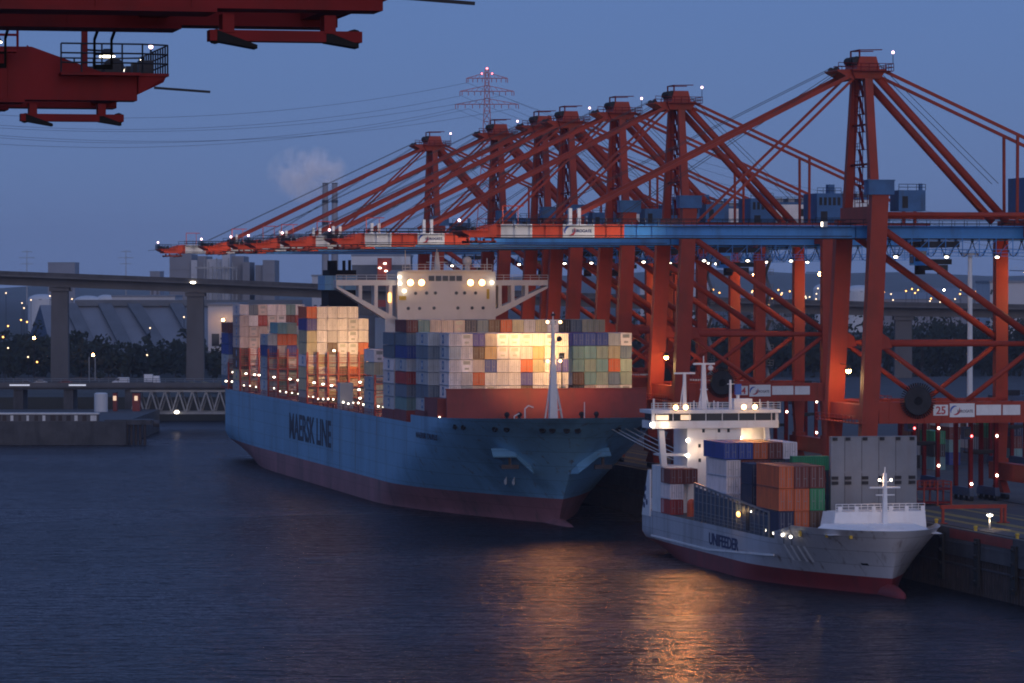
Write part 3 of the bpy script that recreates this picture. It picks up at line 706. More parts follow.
# anchor housings
def on_hull(x, z, sg):                             # distance aft where the hull at height z shows in column x
    return min((abs(512+(-(UM+t_/5)*ST+(VM+sg*halfM(t_/5, z))*CT)*sc_of(UM+t_/5, VM+sg*halfM(t_/5, z))-x), t_/5) for t_ in range(40, 330))[1]
for sg, pts in ((-1, ((491,448.5),(514,448.5),(531,464.5))), (1, ((609,447.5),(597,448.5),(577,464.5)))):
    tH_ = on_hull(511 if sg < 0 else 592, 13.0, sg)-2.0; uH_ = UM+tH_
    k = MB(); q = [Vector((on_u(x, uH_)-VM, tH_, zz(y, uH_, VM+on_u(x, uH_)-VM))) for x, y in pts]
    if sg > 0: q = q[::-1]
    for p0, p1 in zip(q[:-1], q[1:]):
        dn = Vector((0, -1.9, -1.45)); bk_ = Vector((-sg*2.5, 5.5, -1.2)); e = Vector((0, .25, -.25))
        k.hexa([p0+dn+e, p1+dn+e, p1+bk_-Vector((0,0,1.2)), p0+bk_-Vector((0,0,1.2))], [p0+dn, p1+dn, p1, p0])
        k.quad(p0, p1, p1+bk_, p0+bk_)
    ah = k.build('anchor_housing', M['ship blue'], ship)
    k = MB(); p = q[1]+Vector((-sg*-1.0, -.6, -1.6)); k.bar(p, p+Vector((0,-.2,-2.0)), .5, .5); k.bar(p+Vector((-1.7,-.3,-1.9)), p+Vector((1.7,-.3,-1.9)), .6, .8); k.build('anchor', M['pile'], ah)
# draught marks and lettering
k = MB()
for i, xx in enumerate((506, 514)):
    z = 8.4; t = on_hull(xx, z, -1); b = halfM(t, z)+.15
    k.box(-b-.05, -b+.05, t-.9, t+.9, z-.1, z+.1); k.box(-b-.05, -b+.05, t-.12, t+.12, z-1.1, z+1.1); k.box(-b-.05, -b+.05, t+.7, t+.9, z-.9, z+.9); k.box(-b-.05, -b+.05, t-.9, t-.7, z-.9, z+.9)
k.build('hull_mark', M['white'], ship)
u0, u1 = on_v(289.5, VM-BM), on_v(331, VM-BM)
k = MB(); text_mb(k, 'MAERSK LINE', 6.3, (-BM-.06, yt(u0), 9.2), (0,-1,0), (0,0,1), .03, 0, abs(u0-u1), True)
k.build('hull_lettering', M['hull letters'], ship)
k = MB(); t = 58; 
text_mb(k, 'MAERSK TAURUS', 1.15, (-halfM(t, 16.2)-.5, t, 15.7), (-(halfM(t-16,16.2)-halfM(t,16.2)),-16,0), (0,0,1), .03, 0, 18, True)
k.build('name_lettering', M['hull letters'], ship)
# breakwater: tall red wall across the fore deck
uB = (754.5 - VM*ST)/CT; tB = yt(uB)
vL = -BM+.75; vR = on_u(647, uB)-VM
bk = MB(); bk.hexa([(vL,tB,ZD),(vR,tB,ZD),(vR,tB+.5,ZD),(vL,tB+.5,ZD)], [(vL,tB+.6,25.9),(vR,tB+.6,25.9),(vR,tB+1.1,25.9),(vL,tB+1.1,25.9)])
bk.box(vL-.1, vR+.1, tB+.4, tB+1.3, 25.9, 26.1)
for i in range(14):
    x = vL+1+i*(vR-vL-2)/13; bk.hexa([(x-.08,tB+.5,ZD),(x+.08,tB+.5,ZD),(x+.08,tB+4,ZD),(x-.08,tB+4,ZD)], [(x-.08,tB+1.1,25.5),(x+.08,tB+1.1,25.5),(x+.08,tB+1.4,25.5),(x-.08,tB+1.4,25.5)])
bk.build('breakwater', M['deck red'], ship)
# fore mast
vm = on_u(553, (735-VM*ST)/CT)-VM; tm = yt((735-VM*ST)/CT)
def zM(y): return zz(y, UM+tm, VM+vm)
k = MB(); k.bar((vm,tm,ZD), (vm,tm,zM(364)), 1.7, 1.7, 0, 1.0, 1.0); k.bar((vm,tm,zM(364)), (vm,tm,zM(320)), .75, .75, 0, .5, .5)
k.tube((vm-1.6,tm+1.2,ZD), (vm-.3,tm+.3,zM(376)), .16, 6); k.tube((vm+2.6,tm+1.4,ZD), (vm+.3,tm+.3,zM(376)), .2, 6); k.bar((vm,tm,zM(410)), (vm+2.0,tm+1.2,zM(410)), .15, .15)
k.box(vm-1.8, vm+1.8, tm-.4, tm+.4, zM(361.8), zM(361)); k.box(vm-1.6, vm+1.6, tm-.35, tm+.35, zM(323.6), zM(322.8)); k.tube((vm,tm,zM(320)), (vm,tm,zM(312)), .12, 6)
k.rail([(vm-1.8,tm-.4,zM(361)),(vm+1.8,tm-.4,zM(361))], .9, .9, .04)
k.box(vm-.35, vm+.35, tm-.3, tm+.3, zM(316), zM(313.6), 1); k.bar((vm+.3,tm,zM(343)), (vm+1.2,tm,zM(339)), .2, .2, 0); k.ball((vm+1.2,tm-.2,zM(339)), .55, 8, 1)
fm = k.build('fore_mast', [M['white'], M['dark steel']], ship)
for y in (322, 361):
    for dx in (-1.25, 1.25):
        k = MB(); k.box(vm+dx-.32, vm+dx+.32, tm-.7, tm-.36, zM(y)-.25, zM(y)+.3, 0); k.ball((vm+dx, tm-.78, zM(y)), .3, 8, 1); lo = k.build('mast_lamp', [M['white'], M['flood lamp']], fm); light('mast_lamp_beam', 'SPOT', (vm+dx, tm-1.3, zM(y)), 4200, (1,.38,.08), lo, 1.1, (vm-3, tm-85, 0), 50, .8)
light('mast_lamp_beam', 'SPOT', (vm+.6, tm+.9, zM(359)), 25000, (1,.53,.17), fm, .5, (vm+3.5, tm+22, zM(347)), 96, 1.0)
light('mast_lamp_beam', 'SPOT', (vm, tm+.9, zM(320)), 60000, (1,.55,.20), fm, .5, (vm+1, tm+48, zM(326)), 40, 1.0)
vq = on_u(563, uB)-VM; zq = zz(356, uB, VM+vq)
k = MB(); k.tube((vq,tB+1.0,26.1), (vq,tB+1.0,zq), .12, 6, 0); k.box(vq-.5, vq+.5, tB+.75, tB+1.25, zq-.5, zq+.6, 0); k.box(vq-.42, vq+.42, tB+1.254, tB+1.28, zq-.42, zq+.5, 1)
fq = k.build('deck_floodlight', [M['dark steel'], M['hot lamp']], ship)
light('deck_floodlight_beam', 'SPOT', (vq, tB+1.5, zq), 1500, (1,.62,.20), fq, .4, (vq-.3, tB+9, zq), 165, .7)
# bits on the fore deck behind the bulwark
k = MB()
for x in (-9, -6.5, 6, 9): k.tube((x,30,ZD), (x,30,ZD+2.6), .3, 8); k.ball((x,30,ZD+2.7), .55, 8)
for x in (-7.5, 7.5): k.box(x-2.2, x+2.2, 33.5, 36, ZD, ZD+2.0); k.tube((x-2.6,34.8,ZD+1.4), (x+2.6,34.8,ZD+1.4), 1.1, 12)
k.build('mooring_winch', M['dark steel'], ship)
k = MB(); k.path([(vm-5.5,tm,ZD),(vm-5.5,tm,ZD+4.4),(vm-4.8,tm,ZD+5.0),(vm-3.8,tm,ZD+4.6)], .14, 6); k.build('davit', M['white'], ship)
k = MB(); k.path([(vm-7.6,tm,ZD),(vm-7.6,tm,ZD+3),(vm-6.6,tm,ZD+3.5)], .13, 6); k.build('davit', M['white'], ship)
k = MB(); k.tube((vm+6.2,tm,ZD), (vm+6.2,tm,ZD+5.6), .1, 6)
k.build('davit', M['white'], ship)

# ---- bays
VS = VM-BM+.15
def colv(i): return VS+1.235+i*2.475
def bay_front(x): return on_v(x, VM-BM)
def hatch(u, a, b, z1, L=12.6):
    k = MB(); k.box(colv(a)-VM-1.3, colv(b)-VM+1.3, yt(u)-.3, yt(u)+L, ZD, z1-.03, 0)
    k.build('hatch_cover', M['deck red'], ship)
def lash(u, z0, z1, a, b, gapt=.9):
    """red lashing bridge standing just in front of a bay: a post at each column line and walkways"""
    k = MB(); y = yt(u)-gapt
    x0, x1 = colv(a)-VM-1.24, colv(b)-VM+1.24
    for i in range(a, b+2):
        x = colv(i)-VM-1.24; k.box(x-.2, x+.2, y-.35, y+.35, z0, z1)
    z = z0+1.2
    while z < z1:
        k.box(x0, x1, y-.45, y+.45, z, z+.2); k.rail([(x0,y-.45,z+.2),(x1,y-.45,z+.2)], 1.1, 2.4, .06)
        z += 2.75
    k.build('lashing_bridge', M['lashing red'], ship)
GB = 'containers stacked on the blue ship'
def put(u, i, tier, ntop, z0, th, cname, where, style=None, dv=0):
    z = z0+(tier-1)*th
    st = style or (('emblem' if cname in ('white','grey') else 'door') if i == 0 else ('reefer' if cname in ('white','pink') and random.random() < .3 else 'door'))
    return container(cname, u, colv(i)+dv, z, lab(cname, ntop-tier+1, i+1, where), GB, 12.19, th-.11, st)
W5 = ['white']*4+['grey','pink']
# bay A: brightly lit front stack, ten columns
SA = 2.3
uA = on_v(448, VM-BM+SA); zA = zz(333.2, uA, VM-BM)
A = ['white white violet pink white white white white white white',
     'grey white brown tan white white white tan white white',
     'white white pink blue white white orange cream white violet',
     'white white orange white white white violet white white white',
     'white grey pink white white white brown white white white']
thA = 2.58
for r, row in enumerate(A):
    for i, c in enumerate(row.split()): put(uA, i, 5-r, 5, zA-5*thA, thA, c, 'lit bow stack', None, SA-.05*i)
hatch(uA, 0, 16, zA-5*thA)
# bay B: next one aft, full width
uB_ = bay_front(427); zB = zz(332.6, uB_, VM-BM); thB = 2.62
Bl = ['grey slate', 'slate slate', 'grey white', 'grey slate', 'slate grey', 'grey white']
for r, row in enumerate(Bl):
    for i, c in enumerate(row.split()): put(uB_, i, 6-r, 6, zB-6*thB, thB, c, 'second bow bay')
Br = ['blue blue blue grey white', 'teal teal mint cream slate', 'teal mint teal orange mint', 'brown teal mint slate mint', 'dark pink white grey white']
for r, row in enumerate(Br):
    for i, c in enumerate(row.split()): put(uB_, 12+i, 5-r, 5, zB-.1-5*thB, thB, c, 'unlit bow stack')
for r in range(5): put(uB_, 11, 5-r, 5, zB-.1-5*thB, thB, ('violet','teal','mint','grey','dark')[r], 'unlit bow stack')
hatch(uB_, 0, 16, zB-6*thB)
# bay C: the row showing above
uC = bay_front(405.5); zC = zz(319.6, uC, VM-BM); thC = 2.66
Ct = 'maroon teal pink pink pink navy slate brown orange cream white cream cream white dark slate cream cream violet'.split()
for i in range(17): put(uC, i, 7, 7, zC-7*thC, thC, Ct[i if i < 11 else i+1], 'bow bays')
for r, row in enumerate(['slate mint', 'blue blue', 'grey white', 'red grey', 'slate maroon', 'teal grey']):
    for i, c in enumerate(row.split()): put(uC, i, 6-r, 7, zC-7*thC, thC, c, 'third bow bay')
hatch(uC, 0, 16, zC-7*thC)
# bay D
uD = bay_front(393); zD_ = zz(332.3, uD, VM-BM); thD = 2.68
for r, row in enumerate(['slate mint slate', 'slate cream blue', 'white blue grey', 'white grey navy', 'grey slate slate', 'grey teal white']):
    for i, c in enumerate(row.split()): put(uD, i, 6-r, 6, zD_-6*thD, thD, c, 'fourth bow bay')
hatch(uD, 0, 16, zD_-6*thD)
# bay between house and fore bays
uK = bay_front(373.5); zK = zz(377, uK, VM-BM)
for r, row in enumerate(['grey brown', 'grey slate', 'grey cream']):
    for i, c in enumerate(row.split()): put(uK, i, 3-r, 3, zK-3*2.85, 2.85, c, 'low stack by deckhouse')
for r, row in enumerate(['white orange pink', 'cream orange white']):
    for i, c in enumerate(row.split()): put(uK+13.4, i+1, 5-r, 5, zK-3*2.85, 2.85, c, 'behind low stack')
hatch(uK, 0, 4, zK-3*2.85)
lash(uK, ZD, zK+.5, 0, 3)
# aft lit block
uE = bay_front(306); zE = zz(306.3, uE, VM-BM); thE = 2.84
E = ['orange white white white white -', 'violet white white white white white', 'cream white white white white white', 'cream white brown white white orange',
     'white cream grey white pink brown', 'cream white pink brown orange brown', 'cream grey white brown pink grey', 'pink grey cream brown grey white']
for r, row in enumerate(E):
    for i, c in enumerate(row.split()):
        if c != '-': put(uE, i, 8-r, 8 if i < 5 else 7, zE-8*thE, thE, c, 'lit aft stack')
hatch(uE, 0, 16, zE-8*thE)
lash(uE, ZD, zz(352, uE, VM-BM), 0, 6)
# dark stack behind it
uE2 = (F/4.33*1.0 - VM*ST)/CT
for r in range(3):
    for i in range(3): 
        o = put(uE2, 6+i, 8-r, 8, zE-8*thE, thE, 'slate', 'below bridge wing')
hatch(uE2, 5, 9, zE-5*thE-.1)
# middle aft bay
uF = bay_front(267); zF = zz(322.5, uF, VM-BM); thF = 2.84
Fm = ['- teal - - -', '- mint grey - -', 'slate orange orange mint grey', 'blue pink violet grey teal', 'grey brown white maroon grey', 'grey grey mint brown brown', 'grey mint white brown grey']
Fm = ['- teal mint - -', 'grey orange orange mint teal', 'blue pink violet grey teal', 'grey brown white maroon grey', 'grey grey mint brown brown', 'grey mint white brown grey', 'grey white cream brown white']
for r, row in enumerate(Fm):
    for i, c in enumerate(row.split()):
        if c != '-': put(uF, i, 7-r, 7 if i in (1,2) else 6, zF-7*thF, thF, c, 'middle aft stack')
hatch(uF, 0, 16, zF-7*thF)
lash(uF, ZD, zz(349, uF, VM-BM), 0, 5)
# stern block
uG = bay_front(239); zG = zz(304.2, uG, VM-BM); thG = 2.85
Gs = ['white slate pink white white teal white', 'pink white red pink white maroon red', 'pink pink pink grey teal mint grey', 'pink pink pink brown orange mint grey',
      'brown white brown grey white brown grey', 'brown white grey maroon white grey brown', 'cream white brown grey white brown grey', 'grey cream brown white grey brown grey']
for r, row in enumerate(Gs):
    for i, c in enumerate(row.split()): put(uG, i, 8-r, 8, zG-8*thG, thG, c, 'tall stern stack', 'emblem' if i == 0 else None)
hatch(uG, 0, 16, zG-8*thG)
lash(uG, ZD, zz(348, uG, VM-BM), 0, 7)
# last bay
uH = bay_front(227.3); zH = zz(322.3, uH, VM-BM); thH = 2.85
for r, row in enumerate(['maroon maroon', 'blue slate', 'blue slate', 'grey cream', 'grey brown', 'slate brown']):
    for i, c in enumerate(row.split()): put(uH, i, 6-r, 6, zH-6*thH, thH, c, 'last stern bay')
hatch(uH, 0, 16, zH-6*thH)
lash(uH, ZD, zz(362, uH, VM-BM), 0, 3)

# ---- bridge house
uS = (849.6 - VM*ST)/CT; tS = yt(uS)
def hx(x): return on_u(x, uS)-VM
def hz(y): return zz(y, uS, VM)
hs = MB(); xl, xr = hx(397.6), hx(495.7)
hs.box(xl, xr, tS, tS+13, ZD, hz(271.5), 0); hs.box(hx(386), xl, tS+1, tS+13, ZD, hz(318), 0)
hs.box(xl+1, xr-1, tS-.7, tS+13.5, hz(271.5), hz(270), 0)
for y in (320.2, 302, 286): hs.box(xl-.05, xr+.05, tS-.12, tS-.003, hz(y)-.08, hz(y)+.08, 0)
house = hs.build('deckhouse', M['house white'], ship)
k = MB(); k.box(hx(428), hx(462.5), tS-.10, tS-.004, hz(281), hz(275.8), 0)
for i in range(6):
    x = hx(428+i*6.9); k.box(x-.12, x+.12, tS-.16, tS-.102, hz(281), hz(275.8), 1)
k.build('window_band', [M['glass'], M['house white']], house)
for (xp, yp) in ((415.5,293.3),(426.5,293),(435.3,293),(456.3,293),(464.5,293),(475.5,293),(408.2,308.4),(419.5,308.4),(434,308),(457.8,308),(472,308),(483,308)):
    k = MB(); x, z = hx(xp), hz(yp); k.tube((x,tS-.14,z), (x,tS-.02,z), .42, 10, 1); k.tube((x,tS-.18,z), (x,tS-.10,z), .33, 10, 0); k.build('porthole', [M['glass'], M['steel']], house)
for sg, tipx, inx in ((-1, 337, 397.6), (1, 549, 495.7)):
    w = MB(); a, b = hx(tipx), hx(inx); z1, z0 = hz(280), hz(285.5); zl = hz(322 if sg < 0 else 313.5)
    y0, y1 = tS+1.0, tS+4.6
    w.box(min(a,b), max(a,b), y0, y1, z0, z1, 0)
    w.hexa([(a,y0,z0-.55),(a,y1,z0-.55),(b,y1,zl-.9),(b,y0,zl-.9)] if sg < 0 else [(b,y0,zl-.9),(b,y1,zl-.9),(a,y1,z0-.55),(a,y0,z0-.55)][::1],
           [(a,y0,z0+.02),(a,y1,z0+.02),(b,y1,zl+.9),(b,y0,zl+.9)] if sg < 0 else [(b,y0,zl+.9),(b,y1,zl+.9),(a,y1,z0+.02),(a,y0,z0+.02)])
    for q in (.40, .66, .90):
        x = lerp(a, b, q); zb = lerp(z0-.3, zl, q); w.box(x-.38, x+.38, y0+.003, y1-.003, zb, z0)
    w.rail([(a,y0,z1),(b,y0,z1)], 1.1, 2, .06)
    w.build('bridge_wing', M['house white'], house)
for xp in (409.6, 420.7, 469.6, 481):
    k = MB(); x, z = hx(xp), hz(282.6); k.box(x-.55, x+.55, tS-.9, tS-.002, z-.45, z+.6, 0); k.ball((x, tS-1.0, z), .72, 10, 1, (1,.5,1)); lo = k.build('floodlight', [M['steel'], M['bridge lamp']], house)
    light('floodlight_beam', 'SPOT', (x, tS-2.0, z-.2), 1300, (1,.54,.2), lo, .6, (x, tS-30, z-12), 165, .6)
k = MB()
k.rail([(xl+1,tS-.7,hz(270)),(xr-1,tS-.7,hz(270))], 1.2, 1.6, .06); k.bar((hx(440.5),tS+4,hz(270)), (hx(440.5),tS+4,hz(252)), 1.6, 1.3, 0, .7, .6)
k.box(hx(430), hx(451), tS+3.7, tS+4.3, hz(262.5), hz(261.8)); k.box(hx(433), hx(448), tS+3.7, tS+4.3, hz(256.5), hz(256)); k.tube((hx(440.5),tS+4,hz(252)), (hx(440.5),tS+4,hz(246)), .1, 6)
k.tube((hx(470),tS+3,hz(270)), (hx(470),tS+3,hz(262)), .5, 8); k.ball((hx(470),tS+3,hz(261)), 1.1, 10); k.tube((hx(407),tS+2,hz(270)), (hx(407),tS+2,hz(250)), .12, 6); k.tube((hx(489),tS+2,hz(270)), (hx(489),tS+2,hz(258)), .12, 6)
k.build('radar_mast', M['house white'], house)
k = MB()
for (xp, yp) in ((399.5,283.5),(399,277),(491.5,282.5),(404,291)): k.ball((hx(xp), tS-.6, hz(yp)), .33, 8, 0)
k.build('navigation_lamp', M['white lamp'], house)
k = MB(); k.box(hx(486.6), hx(489.2), tS-.25, tS-.02, hz(299), hz(289)); k.build('lifebuoy_rack', M['yellow'], house)
k = MB(); k.box(hx(399), hx(406), tS-.2, tS-.02, hz(300), hz(296)); k.build('lifebuoy_rack', M['yellow'], house)
k = MB(); k.box(hx(389), hx(391.5), tS+.6, tS+.95, hz(302), hz(293), 0); k.build('stair_lamp', M['amber lamp'], house)
# aft floodlight that lights the aft stack
tf_ = yt(uE)-20; vf = on_u(373, UM+tf_)-VM; zf = zz(360, UM+tf_, VM+vf)
k = MB(); k.tube((vf,tf_+.6,ZD), (vf,tf_+.6,zf+2), .25, 8, 0); k.box(vf-1.6, vf+1.3, tf_, tf_+.5, zf-1.9, zf+1.9, 0); k.box(vf-1.5, vf+1.2, tf_-.1, tf_-.004, zf-1.7, zf+1.7, 1)
k.build('aft_floodlight', [M['steel'], M['amber lamp']], ship)
light('aft_floodlight_beam', 'SPOT', (vf-1, tf_+1.4, zf+1.5), 17500, (1,.58,.24), ship, 1.0, (colv(2)-VM, yt(uE), zE-6), 130, .7)
# funnel
uU = (936 - VM*ST)/CT; tU = yt(uU); fx = lambda x: on_u(x, uU)-VM; fz = lambda y: zz(y, uU, VM-14)
k = MB(); k.box(fx(325), fx(357.5), tU, tU+10, fz(290), fz(275.5), 0); k.box(fx(328.5), fx(358), tU-.3, tU+10, ZD, fz(290), 1); k.box(fx(329.5), fx(356.5), tU+.3, tU+9.5, fz(275.5), fz(270), 1)
for a, b, y in ((329.5, 339.5, 260.5), (344.5, 347.8, 260.5), (350.3, 353.3, 260)): k.tube((fx((a+b)/2), tU+3, fz(270)), (fx((a+b)/2), tU+3, fz(y)), (fx(b)-fx(a))/2, 12, 1)
k.box(fx(341), fx(347), tU-.06, tU-.004, fz(281.5), fz(280.5), 1)
k.build('funnel', [M['ship blue'], M['black']], ship)
# railings and rows of deck lamps
k = MB(); pts = [(-BM+.15, t, ZD) for t in range(70, 312, 22)]; k.rail(pts, 1.2, 2.2, .06); k.build('deck_railing', M['lashing red'], ship)
nl = 0
for x in list(range(224, 300, 6))+list(range(306, 400, 5))+[404, 431, 437]:
    if nl > 44: break
    u = on_v(x, VM-BM); kk = MB(); z = ZD+1.3+random.random()*.8; kk.tube((-BM+.5,yt(u),ZD), (-BM+.5,yt(u),z), .07, 5, 0); kk.ball((-BM+.5,yt(u),z+.12), .15+.09*random.random(), 6, 1)
    kk.build('deck_lamp', [M['dark steel'], M['small lamp']], ship); nl += 1
for (xp, yp, uu) in ((233,372,uH),(246,373.5,uG),(254.5,374.5,uG),(259,375,uG),(274,377,uF),(290,379,uF),(298,380,uF),(314,382.5,uE),(323,384,uE),(331.5,385.5,uE),(340.5,387,uE),(349,388,uE),(359,389.5,uE),(369,391,uE),(360,398,uE),(334,350.5,uE),(360,382,uE),(226,381,uH)):
    v = on_u(xp, uu-1.6)-VM; z = zz(yp, uu, v+VM); kk = MB(); kk.box(v-.25, v+.25, yt(uu)-1.5, yt(uu)-1.36, z-.25, z+.3, 0); kk.ball((v, yt(uu)-1.62, z), .27, 8, 1, (1.3,1,.8)); kk.build('deck_lamp', [M['dark steel'], M['small lamp']], ship)
light('side_deck_light', 'POINT', (-BM+2, yt(on_v(380, VM-BM)), ZD+4), 700, (1,.7,.4), ship, .4)
for xx, uu in ((2, uG), (2, uF)):
    light('aft_fill_light', 'POINT', (colv(xx)-VM, yt(uu)-7, zG-13), 900, (1,.58,.34), ship, .5)  # fill lights added without fixtures for the aft stacks
light('aft_fill_light', 'SPOT', (colv(5)-VM, yt(uG)-26, zG+1.5), 6000, (1,.56,.34), ship, .8, (colv(3)-VM, yt(uG), zG-6), 100, .8)  # unseen spot added to wash the stern stack in pinkish light
kk = MB(); v = -BM+.2; t = yt(on_v(339, VM-BM)); kk.box(v, v+3, t, t+3, ZD, zz(383, on_v(339, VM-BM), VM-BM)); kk.build('side_house', M['house white'], ship)

# ------------------------------------------------------------------ feeder ship
CF, HF = 187.0, 12.2
VF = CF*CT
UF = (570.8-VF*ST)/CT
fe = thing('container_ship', 'small grey feeder container ship with white bridge, moored in front of the blue ship', 'ship', W(UF, VF, 0))
yf = lambda u: u-UF
LF = yf(on_v(641, VF-HF))
def stemF(z): return 4.2*(1-max(0, min(1, z/9.8))**1.3) if z > 0 else 4.2
zF0 = 7.4
def enF(z): return lerp(44, 26, max(0, min(1, z/9.8))**1.2)
def pwF(z): q = (max(0, min(9.8, z))/9.8)**1.5; return (lerp(1.5, 2.5, q), lerp(1.0, .62, q))
hf, rowsF = loft(lambda z: 1 if z < 2.6 else 0, LF, HF, [-2, 0, .9, 1.8, 2.6, 2.62, 3.6, 4.6, 5.6, 6.5, zF0], stemF, enF, pwF,
    lambda z: LF-lerp(9, 0, min(1, max(0, z+1)/4.0)), lambda z: lerp(.5, .98, min(1, max(0, z+2)/5)), 48, 30)
bulb(hf, -2.6, .1, 11, 1.75)
hullF = hf.build('hull', [M['feeder grey'], M['feeder red']], fe, smooth=True)
dk = MB(); top = rowsF[-1]
for i in range(len(top)-1):
    a, b = top[i], top[i+1]; dk.quad((-a[0],a[1],zF0-.02), (a[0],a[1],zF0-.02), (b[0],b[1],zF0-.02), (-b[0],b[1],zF0-.02))
dk.build('deck', M['deck green'], fe)
def halfF(t, z):
    a = stemF(z); tf = enF(z); r = max(0, (tf-t)/(tf-a)); p = pwF(z); return HF*(1-min(1, r)**p[0])**p[1]
bw = MB()
for s in (-1, 1):
    prev = None
    for i in range(31):
        q = (i/30)**1.7; E_ = 25; col = []
        for zf_ in (0, .5, 1):
            z1 = 9.9 if q < .72 else lerp(9.6, 8.5, (q-.72)/.28)
            z = lerp(zF0, z1, zf_); a = stemF(z); t = a+(E_-a)*q; col.append((s*halfF(t, z), t, z))
        inner = [(x-s*min(.2, abs(x)), y+.08, z) for x, y, z in col]
        if prev:
            for k_ in range(2):
                f = (prev[0][k_], col[k_], col[k_+1], prev[0][k_+1]); bw.quad(*(f if s > 0 else f[::-1]))
                f = (prev[1][k_], prev[1][k_+1], inner[k_+1], inner[k_]); bw.quad(*(f if s > 0 else f[::-1]))
            f = (prev[0][2], col[2], inner[2], prev[1][2]); bw.quad(*(f if s > 0 else f[::-1]))
        prev = (col, inner)
bw.build('bulwark', M['feeder grey'], fe, smooth=True)
k = MB(); rub = []
for t in range(26, int(LF)-4, 4): rub.append((-halfF(t, 6.2)-.06, t, lerp(5.9, 3.2, min(1, t/62)) if t < 62 else 3.2))
for a, b in zip(rub[:-1], rub[1:]): k.bar(a, b, .16, .3)
rub = [(-halfF(t, 7.0)-.06, t, 6.6-.012*t) for t in range(30, int(LF)-2, 4)]
k.build('rubbing_strake', M['feeder white'], fe)
u0, u1 = on_v(709.5, VF-HF), on_v(738.8, VF-HF)
k = MB(); text_mb(k, 'UNIFEEDER', 1.95, (-HF-.05, yf(u0), 4.1), (0,-1,0), (0,0,1), .03, 0, abs(u0-u1), True); k.build('hull_lettering', M['navy letters'], fe)
def on_hullF(x, z):
    return min((abs(512+(-(UF+t_/5)*ST+(VF-halfF(t_/5, z))*CT)*sc_of(UF+t_/5, VF-halfF(t_/5, z))-x), t_/5) for t_ in range(10, 300))[1]
for i in range(4):
    k = MB()
    ta, tb = on_hullF(785+i*6.6, 6.7), on_hullF(795+i*6.6, 4.2); pr = None
    for j in range(7):
        q = j/6; z = lerp(6.7, 4.2, q); t = lerp(ta, tb, q); c = [(-halfF(t+w, z)-.10, t+w, z) for w in (-.32, .32)]
        if pr: k.quad(pr[0], pr[1], c[1], c[0])
        pr = c
    k.build('hull_stripe', M['feeder white'], fe)
k = MB(); pr = None
for t in (on_hullF(860, 5.0), on_hullF(868, 5.0)):
    c = [(-halfF(t, z)-.10, t+(z-4.4)*.5, z) for z in (4.4, 5.0, 5.7)]
    if pr:
        for j in range(2): k.quad(pr[j], c[j], c[j+1], pr[j+1])
    pr = c
k.build('anchor_pocket', M['black'], fe)
k = MB(); t = 15; k.cbox((-halfF(t,8.9)-.1, t, 8.8), (.3, .8, .9)); k.cbox((-halfF(9,8.9)-.05, 9, 8.8), (.3, .7, .5)); k.cbox((-halfF(5,8.9)-.05, 5, 8.8), (.4, .7, .5)); k.build('fairlead', M['yellow'], fe)
# white breakwater with rail and mast on the bow
uW = (586-VF*ST)/CT; tW = yf(uW); wx = lambda x: on_u(x, uW)-VF; wz = lambda y: zz(y, uW, VF)
k = MB()
k.hexa([(wx(832),tW,zF0),(wx(928),tW,zF0),(wx(928),tW+.3,zF0),(wx(832),tW+.3,zF0)], [(wx(836.5),tW+.3,wz(512)),(wx(926),tW+.3,wz(512)),(wx(926),tW+.6,wz(512)),(wx(836.5),tW+.6,wz(512))])
k.hexa([(wx(832)-1.2,tW+3.5,zF0),(wx(832),tW,zF0),(wx(832)+.1,tW+.3,zF0),(wx(832)-.9,tW+3.6,zF0)], [(wx(836.5)-1,tW+3.5,wz(512)),(wx(836.5),tW+.3,wz(512)),(wx(836.5)+.1,tW+.6,wz(512)),(wx(836.5)-.8,tW+3.7,wz(512))])
k.box(wx(836), wx(926.5), tW+.3, tW+4.6, wz(512)-.12, wz(512))
k.hexa([(-9,6.5,9.0),(9,6.5,9.0),(8.6,tW,9.0),(-8.6,tW,9.0)], [(-3.2,9,9.5),(3.2,9,9.5),(7,tW,10.2),(-7,tW,10.2)])
bwk = k.build('breakwater', M['feeder white'], fe)
k = MB(); k.rail([(wx(837),tW+.45,wz(512)),(wx(926),tW+.45,wz(512))], 1.15, 1.0, .05, 0, 3)
for x in (841, 858, 875, 892, 908, 924): k.box(wx(x)-.3, wx(x)+.3, tW+.4, tW+.5, wz(512), wz(506.5))
k.build('bow_railing', M['feeder white'], bwk)
mx_ = wx(883.5); tm_ = tW-.8
k = MB(); k.bar((mx_,tm_,9), (mx_,tm_,wz(473)), .75, .75, 0, .45, .45); k.box(wx(868), wx(898.5), tm_-.2, tm_+.2, wz(488.3), wz(486.8)); k.box(wx(874.5), wx(893), tm_-.15, tm_+.15, wz(495.5), wz(494.5)); k.tube((mx_,tm_,wz(473)), (mx_,tm_,wz(467)), .1, 6); k.bar((mx_,tm_,wz(484)), (wx(878),tm_,wz(480)), .12, .12); k.bar((mx_,tm_,wz(484)), (wx(889),tm_,wz(480)), .12, .12)
fmm = k.build('fore_mast', M['feeder white'], fe)
for x in (878, 889.5):
    k = MB(); k.ball((wx(x),tm_-.1,wz(480)), .2, 8, 0); lo = k.build('mast_lamp', M['white lamp'], fmm)
    light('mast_lamp_light', 'POINT', (wx(x), tm_+.4, wz(480)), 170, (1,.62,.4), lo, .3)
